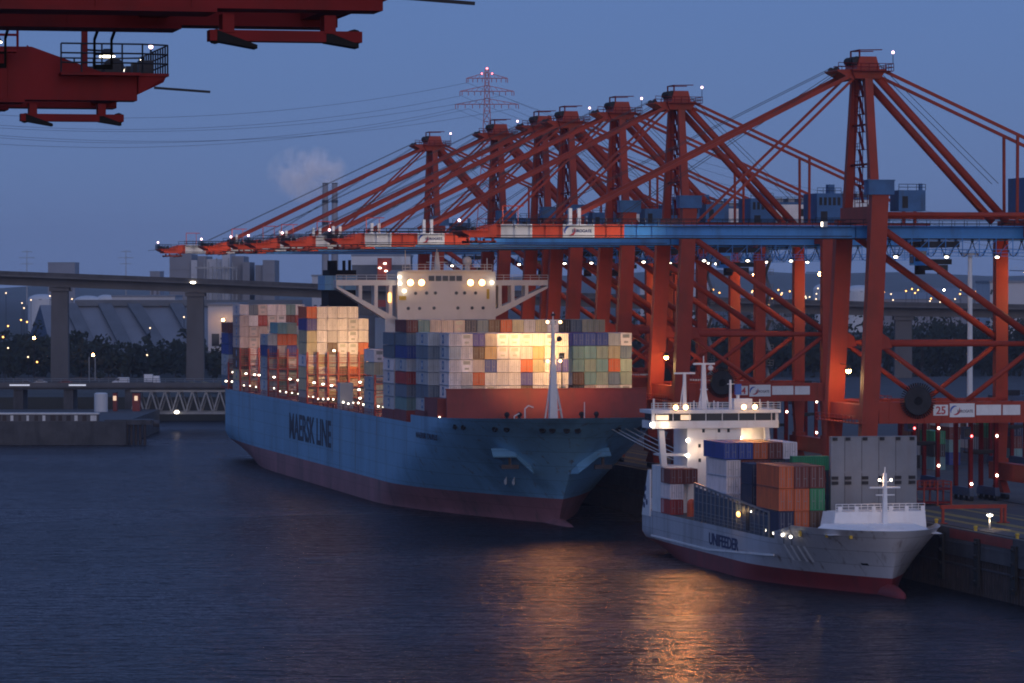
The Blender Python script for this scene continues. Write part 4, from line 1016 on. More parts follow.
# upright grey hatch cover
uP = (595.3-185.3*ST)/CT; tP = yf(uP); px_ = lambda x: on_u(x, uP)-VF; pz = lambda y: zz(y, uP, VF)
k = MB(); k.box(px_(831), px_(917), tP, tP+.9, zF0+.6, pz(436.5), 0)
k.box(px_(831)+.4, px_(917)-.4, tP-.04, tP-.003, pz(473), pz(471.5), 0); k.box(px_(831)+.1, px_(917)-.1, tP-.05, tP-.003, pz(437.5), pz(436.6), 0)
for i, y in enumerate((439, 478, 483)):
    for x in (835, 848, 865, 882, 898, 912): k.box(px_(x)-(.5 if i else .35), px_(x)+(.5 if i else .35), tP-.3, tP-.003, pz(y)-.25, pz(y)+.25, 1)
for x in (845, 862, 879, 896): k.box(px_(x)-.03, px_(x)+.03, tP-.03, tP-.003, zF0+.7, pz(437.6), 1)
k.build('hatch_cover', [M['hatch grey'], M['dark steel']], fe)
# cargo bays
GF = 'containers stacked on the feeder ship'
vS = VF-HF+.2
def colf(i): return vS+1.24+i*2.5
def putf(u, i, tier, z0, th, cname, label, L=12.19, style='sided'):
    return container(cname, u, colf(i), z0+tier*th, label, GF, L, th-.09, style)
uf1 = on_v(778.8, VF-HF+.2); z1 = zz(466, uf1, vS); t1 = (z1-zF0-.9)/3
rows1 = [['orange','maroon','maroon'], ['orange','orange','green'], ['navy','orange','brown']]
for r, row in enumerate(rows1):
    for i, c in enumerate(row):
        lbl = f'{CNAME[c]} container, {("top","middle","bottom")[r]} tier, {("outboard","centre","inboard")[i]} column, stack beside the upright grey hatch cover'
        putf(uf1, i, 2-r, zF0+.9, t1, c, lbl)
uf2 = on_v(751.5, VF-HF+.2)
for r in range(3):
    for i in range(3):
        c = (('navy','maroon','brown'),('navy','maroon','dark'),('navy','brown','dark'))[r][i]
        putf(uf2, i, 2-r, zF0+.9, t1*.97, c, f'{CNAME[c]} container, {("top","middle","bottom")[r]} tier, {("outboard","centre","inboard")[i]} column, stack behind the orange ones', 6.06)
gz_ = zz(470, uf2+7, colf(3)+2); gv_ = on_u(810, uf2+7)
container('green', uf2+7, gv_, gz_, 'green container lying crosswise beside the stacks, left of the upright grey cover', GF, 6.06, 2.2, 'sided', TH+math.pi/2-.10)
k = MB(); gx_ = gv_-VF; gy_ = yf(uf2+7)
for xx in (gx_-2.6, gx_+2.6):
    for yy in (gy_-1, gy_+1): k.box(xx-.2, xx+.2, yy-.2, yy+.2, zF0, gz_-.25)
k.box(gx_-2.9, gx_+2.9, gy_-1.2, gy_+1.2, gz_-.25, gz_-.02); k.build('cargo_frame', M['deck green'], fe)
uf3 = on_v(726.2, VF-HF+.2); z3 = zz(460, uf3, vS); t3 = 2.75
rows3 = [['white','maroon','maroon','dark'], ['white','orange','brown','dark'], ['white','brown','maroon','dark'], ['grey','brown','brown','dark']]
for r, row in enumerate(rows3):
    for i, c in enumerate(row):
        if r > 0 and i > 2: continue
        putf(uf3, i, 3-r, z3-4*t3, t3, c, f'{CNAME[c]} container, {("top","second","third","bottom")[r]} tier, {ORD[i+1] if i else "outboard"} column, stack in front of the bridge')
for i, c in enumerate(['blue','blue','orange','maroon','white']):
    putf(uf3+1.5, i, 0, z3+.02, 2.75, c, f'{CNAME[c]} container on the highest tier just below the feeder\'s bridge' if c != 'blue' else ('blue container on the highest tier, outboard end, below the feeder\'s bridge' if i == 0 else 'blue container on the highest tier, between a blue and an orange one'))
k = MB()
for uu in (uf1, uf2, uf3): k.box(-HF+1.0, HF-.6, yf(uu)-.4, yf(uu)+12.7, zF0-.01, (zF0+.87 if uu != uf3 else min(zF0+.87, z3-4*t3-.03)))
k.build('hatch_coaming', M['deck green'], fe)
# side stanchions amidships
k = MB(); a, b = yf(on_v(694, VF-HF)), yf(on_v(768, VF-HF))
n = 17
for i in range(n+1):
    t = lerp(a, b, i/n); k.box(-HF+.02, -HF+.32, t-.12, t+.12, zF0, zF0+6.1-2.3*i/n)
for i in range(n):
    t = lerp(a, b, (i+.5)/n); k.box(-HF+.15, -HF+.2, t-1.2, t+1.2, zF0+.05, zF0+5.6-2.3*i/n, 1)
    for zq_ in (1.6, 3.2, 4.6):
        if zq_ < 5.6-2.3*i/n: k.box(-HF+.06, -HF+.145, t-1.25, t+1.25, zF0+zq_, zF0+zq_+.1, 0)
k.bar((-HF+.17,a,zF0+6.2), (-HF+.17,b,zF0+3.9), .35, .25)
k.rail([(-HF+.05,a,zF0),(-HF+.05,b,zF0)], 1.1, 1.5, .05)
k.build('side_stanchions', [M['hatch grey'], M['side panel']], fe)
k = MB(); t = yf(on_v(747, VF-HF)); k.box(-HF-.1, -HF+.05, t-1.5, t+.3, zF0+.4, zF0+3.2, 0); k.build('pilot_door', M['dark steel'], fe)
# bridge house aft
uQ = (659.5-VF*ST)/CT; tQ = yf(uQ); qx = lambda x: on_u(x, uQ)-VF; qz = lambda y: zz(y, uQ, VF)
h = MB(); h.box(qx(687.5), qx(741), tQ, tQ+9, zF0, qz(427), 0); h.box(qx(741), qx(770), tQ+2.2, tQ+9, zF0, qz(427), 0)
h.box(qx(651), qx(777.5), tQ-.8, tQ+6, qz(428), qz(420.5), 0); h.box(qx(649.5), qx(779), tQ-1.2, tQ+6.6, qz(413), qz(409.5), 0)
for x in (652.5, 776): h.box(qx(x)-.25, qx(x)+.25, tQ-.6, tQ-.2, qz(420.5), qz(413), 0)
h.hexa([(qx(664)-.4,tQ,qz(466)),(qx(664)+.6,tQ,qz(466)),(qx(664)+.6,tQ+1,qz(466)),(qx(664)-.4,tQ+1,qz(466))], [(qx(661)-.4,tQ,qz(428)),(qx(661)+.6,tQ,qz(428)),(qx(661)+.6,tQ+1,qz(428)),(qx(661)-.4,tQ+1,qz(428))], 0)
h.bar((qx(773),tQ+.4,zF0), (qx(767),tQ+.4,qz(428)), .8, .8); h.box(qx(661), qx(687), tQ-.1, tQ+5, qz(455.5), qz(453.8), 0); h.box(qx(664), qx(687.3), tQ+.2, tQ+8, zF0, qz(466), 0)
for y in (437, 452): h.box(qx(687.5)-.03, qx(741)+.03, tQ-.07, tQ-.003, qz(y)-.06, qz(y)+.06, 0)
ho = h.build('bridge_house', M['feeder white'], fe)
k = MB(); k.box(qx(653), qx(775), tQ-.45, tQ+5.5, qz(420.5)+.01, qz(413)-.01, 0)
for i in range(8): x = qx(656+i*16.4); k.box(x-.06, x+.06, tQ-.53, tQ-.455, qz(420.4), qz(413.1), 1)
k.build('wheelhouse_windows', [M['glass'], M['feeder white']], ho)
for xa, xb in ((655, 668), (680, 690)):
    k = MB(); k.box(qx(xa), qx(xb), tQ-.5, tQ-.46, qz(419.5), qz(414.5)); k.build('lit_window', M['lit window'], ho)
for (xp, yp) in ((703.5,430.5),(719,430.5),(728.5,430.5),(699.5,445.5),(699.7,460),(719,445.5)):
    k = MB(); k.box(qx(xp)-.22, qx(xp)+.22, tQ-.1, tQ-.004, qz(yp+1.8), qz(yp-1.8)); k.build('porthole', M['glass'], ho)
k = MB(); k.rail([(qx(650),tQ-1.1,qz(409.5)),(qx(778.5),tQ-1.1,qz(409.5))], 1.2, 1.1, .05, 0, 3); k.box(qx(736), qx(754), tQ+1, tQ+4, qz(409.5), qz(399), 0); k.box(qx(652), qx(653.5), tQ-.9, tQ-.5, qz(409), qz(398), 0)
for x in (694, 700, 714, 718, 760, 768): k.tube((qx(x),tQ,qz(409)), (qx(x),tQ,qz(402-random.random()*3)), .12, 6)
k.build('roof_railing', M['feeder white'], ho)
k = MB(); k.bar((qx(686),tQ+1,qz(409)), (qx(686),tQ+1,qz(374)), .65, .65, 0, .45, .45); k.box(qx(675.8), qx(696.5), tQ+.8, tQ+1.2, qz(374), qz(372.3)); k.tube((qx(681.5),tQ+1,qz(409)), (qx(685),tQ+1,qz(382)), .1, 5)
k.build('signal_mast', M['feeder white'], ho)
k = MB(); k.bar((qx(706),tQ+1.5,qz(409)), (qx(706),tQ+1.5,qz(364)), .95, .95, 0, .6, .6); k.box(qx(695.5), qx(717), tQ+1.3, tQ+1.7, qz(364.8), qz(363)); k.tube((qx(700.5),tQ+1.5,qz(409)), (qx(705),tQ+1.5,qz(384)), .1, 5); k.tube((qx(711.5),tQ+1.5,qz(409)), (qx(707),tQ+1.5,qz(384)), .1, 5); k.tube((qx(706),tQ+1.5,qz(363)), (qx(706),tQ+1.5,qz(356)), .1, 5); k.box(qx(702.5), qx(710), tQ+1.3, tQ+1.7, qz(390), qz(389)); k.ball((qx(713),tQ+1.5,qz(368)), .5, 8)
k.build('radar_mast', M['feeder white'], ho)
k = MB(); k.bar((qx(732),tQ+1,qz(409)), (qx(732),tQ+1,qz(380)), .45, .45, 0, .3, .3); k.box(qx(729), qx(736), tQ+.9, tQ+1.1, qz(384.6), qz(383.8)); k.build('antenna_mast', M['feeder white'], ho)
k = MB(); k.box(qx(738.5), qx(744.5), tQ+1.8, tQ+2.5, qz(395), qz(384.5), 0); k.tube((qx(741.5),tQ+2.2,qz(400)), (qx(741.5),tQ+2.2,qz(395)), .3, 8, 1); k.build('radar_box', [M['swoosh blue'], M['feeder white']], ho)
for xp in (673.3, 683.3, 741.3, 752.3):
    k = MB(); k.box(qx(xp)-.3, qx(xp)+.3, tQ-1.5, tQ-1.25, qz(409.3), qz(405), 0); k.ball((qx(xp),tQ-1.65,qz(406.8)), .46, 8, 1); lo = k.build('floodlight', [M['steel'], M['flood lamp']], ho)
    light('floodlight_beam', 'SPOT', (qx(xp), tQ-2.6, qz(406.8)), 9500 if xp < 700 else 3500, (1,.40,.09), lo, 1.1, (qx(xp)-16, tQ-88, 0), 62, .8)
k = MB(); k.ball((qx(650.5),tQ-1,qz(424)), .4, 8); k.ball((qx(687),tQ-.4,qz(440)), .3, 8); k.ball((qx(687),tQ-.4,qz(455)), .3, 8); k.ball((qx(743),tQ+1.7,qz(438.5)), .3, 8); k.build('deck_lamp', M['white lamp'], ho)
light('deck_lamp_light', 'POINT', (qx(752), tQ+.5, qz(438)), 150, (1,.62,.3), ho, .3)
light('deck_lamp_light', 'POINT', (qx(697), tQ-1.6, qz(449)), 130, (1,.66,.4), ho, .3)
light('deck_lamp_light', 'POINT', (qx(664), tQ-1.8, qz(424)), 140, (1,.7,.45), ho, .3)
# containers on the poop and stern bulwark
us_ = (652.6-(VF-HF)*ST)/CT
for r, (c, i) in enumerate((('maroon', 0), ('white', 0), ('red', 0))):
    putf(us_, 0, 2-r, zF0, 2.62, c, f'{CNAME[c]} container, {("top","middle","bottom")[r]} one of the stack under the feeder\'s bridge wing', 6.06)
putf(us_, 1, 2, zF0, 2.62, 'maroon', 'maroon container, inboard neighbour on the stack under the feeder\'s bridge wing', 6.06)
k = MB(); ts = LF-.5; k.hexa([(-HF-.0,ts-5.5,6.4),(-HF+.3,ts-5.5,6.4),(-HF+.3,ts,6.4),(-HF-.0,ts,6.4)], [(-HF-.0,ts-5.5,14.5),(-HF+.3,ts-5.5,14.5),(-HF+.3,ts-4.2,14.5),(-HF-.0,ts-4.2,14.5)])
k.box(-HF+.3, HF-.3, ts-.4, ts, zF0, 9.2)
k.build('stern_screen', M['feeder white'], fe)
k = MB()
for i, (dy, dz) in enumerate(((-3.3,4.6),(-3.0,3.0),(-2.4,1.6),(-4.2,2.2))):
    k.tube((-HF-.06,ts+dy+.6,6.6+dz), (-HF-.004,ts+dy+.6,6.6+dz), .55, 8)
k.build('hull_mark', M['navy letters'], fe)
k = MB(); t = yf(on_v(687, VF-HF)); k.tube((-HF+.8,t,zF0+.4), (-HF+.8,t,zF0+2.6), .78, 12, 0); k.ball((-HF+.8,t,zF0+2.6), .77, 12, 0); k.build('life_raft', M['lifeboat orange'], fe)
for (xp, zo, mm) in ((738, 2.6, 'amber lamp'), (750.5, 3.4, 'small lamp'), (765, 1.0, 'small lamp'), (772.5, .8, 'small lamp'), (781, .8, 'small lamp'), (789, .8, 'small lamp'), (672, -.6, 'small lamp')):
    t = yf(on_v(xp, VF-HF)); k = MB(); r = .5 if mm == 'amber lamp' else .26; k.tube((-HF+.5,t,zF0-.5), (-HF+.5,t,zF0+zo), .06, 5, 0); k.ball((-HF+.3,t,zF0+zo), r, 8, 1, (1,2 if r > .4 else 1,1)); k.build('deck_lamp', [M['dark steel'], M[mm]], fe)
light('side_lamp_light', 'POINT', (-HF-1.2, yf(on_v(738, VF-HF)), zF0+3.2), 120, (1,.6,.2), fe, .3)

# ------------------------------------------------------------------ mooring lines
def line(a, b, sag, label, group, r=.07):
    pts = []
    for i in range(17):
        q = i/16; p = Vector(a).lerp(Vector(b), q); p.z -= sag*4*q*(1-q); pts.append(p)
    k = MB(); k.path(pts, r, 5); o = k.build('mooring_line', M['white'])
    tag(o, label, 'rope', group)
bh = W(UM+8, VM+3, 19.2)
for i, (dt, du) in enumerate(((6,-38),(7,-46),(9,-60),(12,-70))):
    line(W(UM+dt, VM+halfM(dt,19.)*.9+.4, 19.1), W(UM+du, 195.9, QZ+.6), 1.2, 'pale mooring line slanting from the blue bow down to the quay', 'mooring lines')
# ------------------------------------------------------------------ water
def water_mat():
    m = bpy.data.materials.new('harbour water'); m.use_nodes = True
    nt = m.node_tree; N = nt.nodes; L = nt.links; N.remove(N['Principled BSDF']); out = N['Material Output']
    gl = N.new('ShaderNodeBsdfGlossy'); gl.inputs['Color'].default_value = (.48, .44, .45, 1); gl.inputs['Roughness'].default_value = .15   # sub-pixel waves hide part of the mirror
    df = N.new('ShaderNodeBsdfDiffuse'); df.inputs['Color'].default_value = (.006, .008, .013, 1)
    fr = N.new('ShaderNodeFresnel'); fr.inputs['IOR'].default_value = 1.33; mx = N.new('ShaderNodeMixShader')
    tc = N.new('ShaderNodeTexCoord'); prev = None
    for sc, st, rot, dist, strn in ((.05, (.6,1,1), .15, 2.0, .5), (.30, (.5,1,1), -.12, 1.25, 1.0), (1.0, (.6,1,1), .25, .36, 1.0)):
        mp = N.new('ShaderNodeMapping'); mp.inputs['Scale'].default_value = st; mp.inputs['Rotation'].default_value = (0,0,rot); L.new(tc.outputs['Object'], mp.inputs['Vector'])
        nz = N.new('ShaderNodeTexNoise'); nz.inputs['Scale'].default_value = sc; nz.inputs['Detail'].default_value = 3; nz.inputs['Distortion'].default_value = .6; L.new(mp.outputs[0], nz.inputs['Vector'])
        bp = N.new('ShaderNodeBump'); bp.inputs['Distance'].default_value = dist; bp.inputs['Strength'].default_value = strn
        L.new(nz.outputs['Fac'], bp.inputs['Height'])
        if prev: L.new(prev, bp.inputs['Normal'])
        prev = bp.outputs['Normal']
    sl = N.new('ShaderNodeTexNoise'); sl.inputs['Scale'].default_value = .012; sl.inputs['Detail'].default_value = 4; m9 = N.new('ShaderNodeMapping'); m9.inputs['Scale'].default_value = (.5,1,1); L.new(tc.outputs['Object'], m9.inputs['Vector']); L.new(m9.outputs[0], sl.inputs['Vector'])
    r9 = N.new('ShaderNodeMapRange'); r9.inputs['From Min'].default_value = .35; r9.inputs['From Max'].default_value = .65; r9.inputs['To Min'].default_value = .20; r9.inputs['To Max'].default_value = .30; L.new(sl.outputs['Fac'], r9.inputs['Value']); L.new(r9.outputs[0], gl.inputs['Roughness'])
    for n in (gl, df, fr): L.new(prev, n.inputs['Normal'])
    L.new(fr.outputs[0], mx.inputs[0]); L.new(df.outputs[0], mx.inputs[1]); L.new(gl.outputs[0], mx.inputs[2]); L.new(mx.outputs[0], out.inputs['Surface'])
    return m
M['water'] = water_mat()
k = MB(); k.quad((-3000,-120,0), (3000,-120,0), (3000,1500,0), (-3000,1500,0)); kind(k.build('water', M['water']), 'structure')

# ------------------------------------------------------------------ land
k = MB(); k.box(-8400, 8400, 1300, 13500, -.4, 8.0); kind(k.build('ground', M['earth']), 'structure')
VQ = 200.5*CT
k = MB(); k.box(VQ, VQ+900, 0, 1450, -.5, QZ); kind(k.build('quay', M['asphalt'], None, (0,0,0), TH), 'structure')
# hills on the horizon
k = MB(); xs_ = [-8300+i*140 for i in range(119)]
hh = [26+14*math.sin(x*.0011+1)+9*math.sin(x*.0037)+5*math.sin(x*.011+2)+max(0, 34*math.exp(-((x-1500)/1500)**2)) for x in xs_]
for i in range(118):
    a, b = xs_[i], xs_[i+1]
    k.quad((a,9000,8), (b,9000,8), (b,10800,8+hh[i+1]), (a,10800,8+hh[i])); k.quad((a,10800,8+hh[i]), (b,10800,8+hh[i+1]), (b,13400,8), (a,13400,8))
kind(k.build('hills', M['hill']), 'structure')
# quay details
k = MB()
k.box(VQ+.3, VQ+.9, 300, 1440, QZ+.004, QZ+.012, 0)
for v, w_ in ((5.2, 1.6), (9.5, 2.0), (16.5, 1.3), (20, .45)): k.box(VQ+v, VQ+v+w_, 330, 1440, QZ+.004, QZ+.008, 0)
for i in range(30): k.box(VQ+9.9, VQ+13.2, 335+i*20, 335.6+i*20, QZ+.004, QZ+.008, 0)
kind(k.build('road_markings', M['line yellow'], None, (0,0,0), TH), 'structure')
k = MB()
for v in (VQ+1.2, VQ+31.6+.3):
    k.box(v-.05, v+.05, 330, 1440, QZ+.004, QZ+.10)
kind(k.build('crane_rails', M['dark steel'], None, (0,0,0), TH), 'structure')
# quay wall: sheet piles with a concrete cap and fender panels
k = MB(); u = 380
y0 = 380; prev = None
for i in range(900):
    for dy, dx in ((0,-.35),(.55,-.35),(.75,-.02),(1.25,-.02)):
        p = (VQ+dx, y0+i*1.15+dy*1.15/1.4)
        if prev: k.quad((prev[0],prev[1],-.8), (prev[0],prev[1],5.4), (p[0],p[1],5.4), (p[0],p[1],-.8), 0)
        prev = p
k.box(VQ-.75, VQ-.003, 380, 1415, 5.4, QZ+.15, 1); k.box(VQ-.85, VQ-.752, 380, 1415, 7.2, 7.5, 1); k.box(VQ-.55, VQ-.36, 380, 1415, 4.0, 4.25, 1)
qw = k.build('quay_wall', [M['pile'], M['dark concrete']], None, (0,0,0), TH); tag(qw, 'dark sheet pile quay wall with concrete cap below the container terminal', 'quay wall')
for i in range(14):
    u = 400+i*16; k = MB(); k.box(VQ-1.25, VQ-.86, u-.9, u+.9, 1.5, 8.6, 0)
    for z in (2.2, 4, 6, 8): k.tube((VQ-1.3,u-.5,z), (VQ-1.3,u+.5,z), .25, 8, 0)
    tag(k.build('fender', M['rubber'], None, (0,0,0), TH), 'black rubber fender panel on the dark quay wall', 'fender', 'fenders along the quay wall')
k = MB(); k.box(VQ-.82, VQ-.76, on_v(1018, VQ), on_v(955, VQ), 8.0, 9.4); tag(k.build('warning_panel', M['deck red'], None, (0,0,0), TH), 'long faded reddish board along the top of the quay wall', 'panel')
for i in range(12):
    u = 405+i*18; k = MB(); k.tube((VQ+.55,u,QZ), (VQ+.55,u,QZ+.55), .25, 10); k.ball((VQ+.55,u,QZ+.65), .38, 10, 0, (1,1,.6)); tag(k.build('bollard', M['yellow'], None, (0,0,0), TH), 'squat mooring bollard on the quay edge', 'bollard', 'bollards along the quay edge')

# ------------------------------------------------------------------ terminal gear
def straddle(x, y_ground, label, L_=9.6, h=13.8, white=True):
    s = (y_ground-YH)/(CH-QZ); Y = F/s; X = (x-512)/s
    t = thing('straddle_carrier', label, 'straddle carrier', (X, Y, QZ), TH, 'straddle carriers on the terminal')
    for sx in (-2.3, 2.3):
        k = MB(); k.hexa([(sx-.5,-L_/2,.9),(sx+.5,-L_/2,.9),(sx+.5,L_/2,.9),(sx-.5,L_/2,.9)], [(sx-.4,-L_/2+.4,2.3),(sx+.4,-L_/2+.4,2.3),(sx+.4,L_/2-.4,2.3),(sx-.4,L_/2-.4,2.3)], 0)
        k.build('side_frame', [M['straddle blue']], t)
        for yy in (-3.9, -1.4, 1.4, 3.9):
            k = MB(); k.tube((sx-.3,yy,.78), (sx+.3,yy,.78), .78, 14, 0); k.tube((sx-.32,yy,.78), (sx+.32,yy,.78), .35, 10, 1); k.build('wheel', [M['rubber'], M['steel']], t)
        for yy in (-L_/2+1.0, L_/2-1.0):
            k = MB(); k.box(sx-.32, sx+.32, yy-.4, yy+.4, 2.3, h, 0); k.build('leg', M['dark red'], t)
            if yy < 0:
                k = MB(); k.ball((sx, yy-.55, 3.0 if sx < 0 else 4.4), .24, 8, 0); k.ball((sx, yy-.55, h-2.6), .22, 8, 1); k.build('lamp', [M['white lamp'], M['red lamp'] if sx < 0 else M['white lamp']], t)
    k = MB(); k.box(-2.75, 2.75, -L_/2+.5, L_/2-.5, h, h+.9, 0); k.box(-2.0, 2.0, -1.6, 2.2, h+.9, h+2.0, 1); k.rail([(-2.7,-L_/2+.6,h+.9),(2.7,-L_/2+.6,h+.9)], 1.0, 1, .05, 1); k.build('top_frame', [M['straddle blue'], M['dark steel']], t)
    k = MB(); k.box(-3.9, -2.7, -L_/2-.2, -L_/2+1.5, h-3.1, h-1.0, 0); k.box(-3.8, -2.8, -L_/2-.25, -L_/2-.203, h-2.7, h-1.3, 1); k.build('cab', [M['straddle blue'], M['glass']], t)
    k = MB(); k.box(-1.9, 1.9, -L_/2+1, -L_/2+1.6, 8.2, 8.8, 0); k.box(-1.2, 1.2, -3, 3, 8.0, 8.3, 0)
    for a in (-1.1, 1.1): k.tube((a,-2.5,8.3), (a,-2.5,h), .05, 5, 0); k.tube((a,2.5,8.3), (a,2.5,h), .05, 5, 0)
    k.build('spreader', M['dark steel'], t)
    return t
straddle(976, 500, 'tall straddle carrier with red and white leg lamps beside the crane\'s landside leg')
straddle(919, 489, 'straddle carrier with a red lit leg just beside the upright grey hatch cover')
straddle(770, 466, 'straddle carrier with red legs behind the feeder\'s bridge house')
straddle(801, 452, 'straddle carrier standing below the second crane\'s portal sign')
straddle(1008, 468, 'straddle carrier half cut off at the right edge under the crane')

cols = ['green','teal','slate','maroon','navy','green','brown','grey','dark','orange','blue']
GY = 'containers stacked in the yard'
for (x, yb, n) in ((924,468,4),(940,470,3),(955,465,4),(985,462,3),(1001,464,4),(1017,461,3),(932,452,4),(948,449,4),(992,447,4),(1010,446,4)):
    s = (yb-YH)/(CH-QZ); Y = F/s; X = (x-512)/s
    u = -X*ST+Y*CT; v = X*CT+Y*ST
    for r in range(n):
        c = random.choice(cols)
        container(c, u, v, QZ+r*2.6, f'{CNAME[c]} container, tier {r+1} from the ground, yard stack behind the nearest crane\'s portal', GY, 12.19, 2.57)
# red frames and platforms lying on the quay behind the feeder's bow
t = thing('spreader_rack', 'low red steel rack with railings on the quay behind the feeder bow', 'rack', W(on_v(908, 208), 208, QZ))
k = MB(); k.box(-5, 7, -2, 2, 2.6, 2.9); k.box(-5, 7, -2, 2, .3, .6); k.build('deck', M['dark red'], t)
k = MB()
for x in (-5, -2.6, -.2, 2.2, 4.6, 7):
    for y in (-2, 2): k.box(x-.12, x+.12, y-.12, y+.12, 0, 4.0)
k.rail([(-5,-2,2.9),(7,-2,2.9),(7,2,2.9),(-5,2,2.9)], 1.1, 1.4, .06); k.build('frame', M['red'], t)
t = thing('boom_barrier', 'long red horizontal barrier beam on posts at the quay edge', 'barrier', W(on_v(975, 202.5), 202.5, QZ))
k = MB(); k.box(-5.6, 5.2, -.25, .25, 2.3, 2.9); k.build('beam', M['red'], t)
for x in (-5.2, 4.4, 5.0):
    k = MB(); k.box(x-.18, x+.18, -.2, .2, 0, 2.3); k.box(x-.6, x+.6, -.5, .5, 0, .15); k.build('post', M['red'], t)
def lamp_post(p, h, label, group, em='white lamp', r=.3, lit=None, pole=.12):
    t = thing('lamp_post', label, 'lamp post', p, 0, group)
    k = MB(); k.tube((0,0,0), (0,0,h), pole*1.5, 8, 0, pole); k.build('pole', M['steel'], t)
    k = MB(); k.box(-.35, .35, -.5, .2, h, h+.25, 0); k.ball((0,-.25,h-.08), r, 8, 1, (1.2,1,.6)); lo = k.build('lamp_head', [M['steel'], M[em]], t)
    if lit: light('lamp_light', 'POINT', (0,-.3,h-1.0), lit, (1,.7,.42), lo, .3)
    return t
lamp_post(W(on_v(990, 200), 200, QZ), 2.2, 'short bright lamp at the quay edge near the right side', None, 'white lamp', .4, 120)
t = thing('mast', 'tall slim white floodlight mast standing behind the nearest crane', 'mast', bg(970, 395, 760)+Vector((0,0,-6.3)), 0)
hm_ = 47-(-16)*760/F - bg(970,395,760).z + 6
k = MB(); k.tube((0,0,0), (0,0,34), .62, 12, 0, .42); k.build('pole', M['white'], t)
k = MB(); k.box(-1.8, 1.8, -.4, .4, 34, 34.4, 0); [k.box(x-.4, x+.4, -.8, -.41, 33.6, 34.5, 0) for x in (-1.3, 0, 1.3)]; k.build('lamp_rack', M['steel'], t)

# ------------------------------------------------------------------ far side: viaduct
t = thing('viaduct', 'long concrete road viaduct on tall piers crossing the whole background', 'bridge', (0, 1504, 0), 0)
YV = 1504; sv = F/YV
def vx(x): return (x-512)/sv
deck_pts = [(-260,262),(0,272),(195,279.5),(320,285),(520,292),(700,298),(860,302.5),(1024,305.5),(1250,310)]
k = MB()
for (xa, ya), (xb, yb) in zip(deck_pts[:-1], deck_pts[1:]):
    za, zb = CH-(ya-YH)/sv, CH-(yb-YH)/sv; a, b = vx(xa), vx(xb)
    k.hexa([(a,-4,za-5),(b,-4,zb-5),(b,5,zb-5),(a,5,za-5)], [(a,-4,za-1.6),(b,-4,zb-1.6),(b,5,zb-1.6),(a,5,za-1.6)], 0)
    k.hexa([(a,-9,za-1.6),(b,-9,zb-1.6),(b,9,zb-1.6),(a,9,za-1.6)], [(a,-9,za-.9),(b,-9,zb-.9),(b,9,zb-.9),(a,9,za-.9)], 0)
    k.hexa([(a,-9.1,za-.9),(b,-9.1,zb-.9),(b,-8.8,zb-.9),(a,-8.8,za-.9)], [(a,-9.1,za+.5),(b,-9.1,zb+.5),(b,-8.8,zb+.5),(a,-8.8,za+.5)], 1)
k.build('deck', [M['concrete'], M['dark concrete']], t)
for xp in (-76, 60, 195.5, 903, 1040):
    for (xa, ya), (xb, yb) in zip(deck_pts[:-1], deck_pts[1:]):
        if xa <= xp < xb: yt_ = lerp(ya, yb, (xp-xa)/(xb-xa))
    z1 = CH-(yt_-YH)/sv-5.0; x = vx(xp); k = MB()
    k.hexa([(x-3.5,-2,7.5),(x+3.5,-2,7.5),(x+3.5,2.5,7.5),(x-3.5,2.5,7.5)], [(x-3.2,-2,z1),(x+3.2,-2,z1),(x+3.2,2.5,z1),(x-3.2,2.5,z1)]); k.box(x-3.9, x+3.9, -3, 3.5, z1-1.6, z1-.01)
    k.build('pier', M['concrete'], t)
tag(bpy.data.objects.new('viaduct_lamp', None), '', '') if False else None
k = MB(); p = bg(193, 282.5, YV-9.2); k.ball((p.x,p.y,p.z), .7, 8, 1, (1.6,1,.6)); k.box(p.x-.7, p.x+.7, p.y+.05, p.y+.25, p.z-.2, p.z+.5, 0)
tag(k.build('sign_lamp', [M['steel'], M['white lamp']]), 'white lamp shining on the viaduct parapet above its second pier', 'lamp')

# low road bridge with truss span
YB = 1220; sb = F/YB
def bx_(x): return (x-512)/sb
def bz_(y): return CH-(y-YH)/sb
t = thing('road_bridge', 'low road bridge with a steel truss span behind the blue ship\'s stern', 'bridge', (0, YB, 0), 0)
k = MB(); k.box(bx_(-60), bx_(300), -6, 8, bz_(389), bz_(384.5), 0); k.box(bx_(-60), bx_(300), -6.3, -6.003, bz_(386.5), bz_(382), 0); k.box(bx_(-60), bx_(300), -6.4, -6.303, bz_(388.2), bz_(387.4), 1); k.build('deck', [M['concrete'], M['dark steel']], t)
k = MB(); k.rail([(bx_(-60),-6.2,bz_(382)),(bx_(300),-6.2,bz_(382))], 1.2, 3, .08); k.build('railing', M['steel'], t)
k = MB(); a = bx_(132); b = bx_(296); z0, z1 = bz_(412.5), bz_(390.5); n = 12
for yy in (-5, 6):
    k.bar((a,yy,z0), (b,yy,z0), .7, .7); k.bar((a,yy,z1), (b,yy,z1), .7, .7)
    for i in range(n):
        xa, xm, xb = lerp(a,b,i/n), lerp(a,b,(i+.5)/n), lerp(a,b,(i+1)/n); k.bar((xa,yy,z0), (xm,yy,z1), .45, .45); k.bar((xm,yy,z1), (xb,yy,z0), .45, .45)
k.build('truss', M['steel'], t)
for x in (20, 70, 131):
    k = MB(); k.box(bx_(x)-1.5, bx_(x)+1.5, -5, 7, -.3, bz_(389.1)); k.build('pier', M['dark concrete'], t)
for i, (a, b, y) in enumerate(((12,32,384.6),(71,88,384.6))):
    k = MB(); k.box(bx_(a), bx_(b), -6.5, -6.403, bz_(y+.7), bz_(y-.7)); k.build('lit_rail_glow', glow('glow of lit railing', (.8,.85,1), .5), t)  # glowing bars stand in for lit railing segments, no lamp here
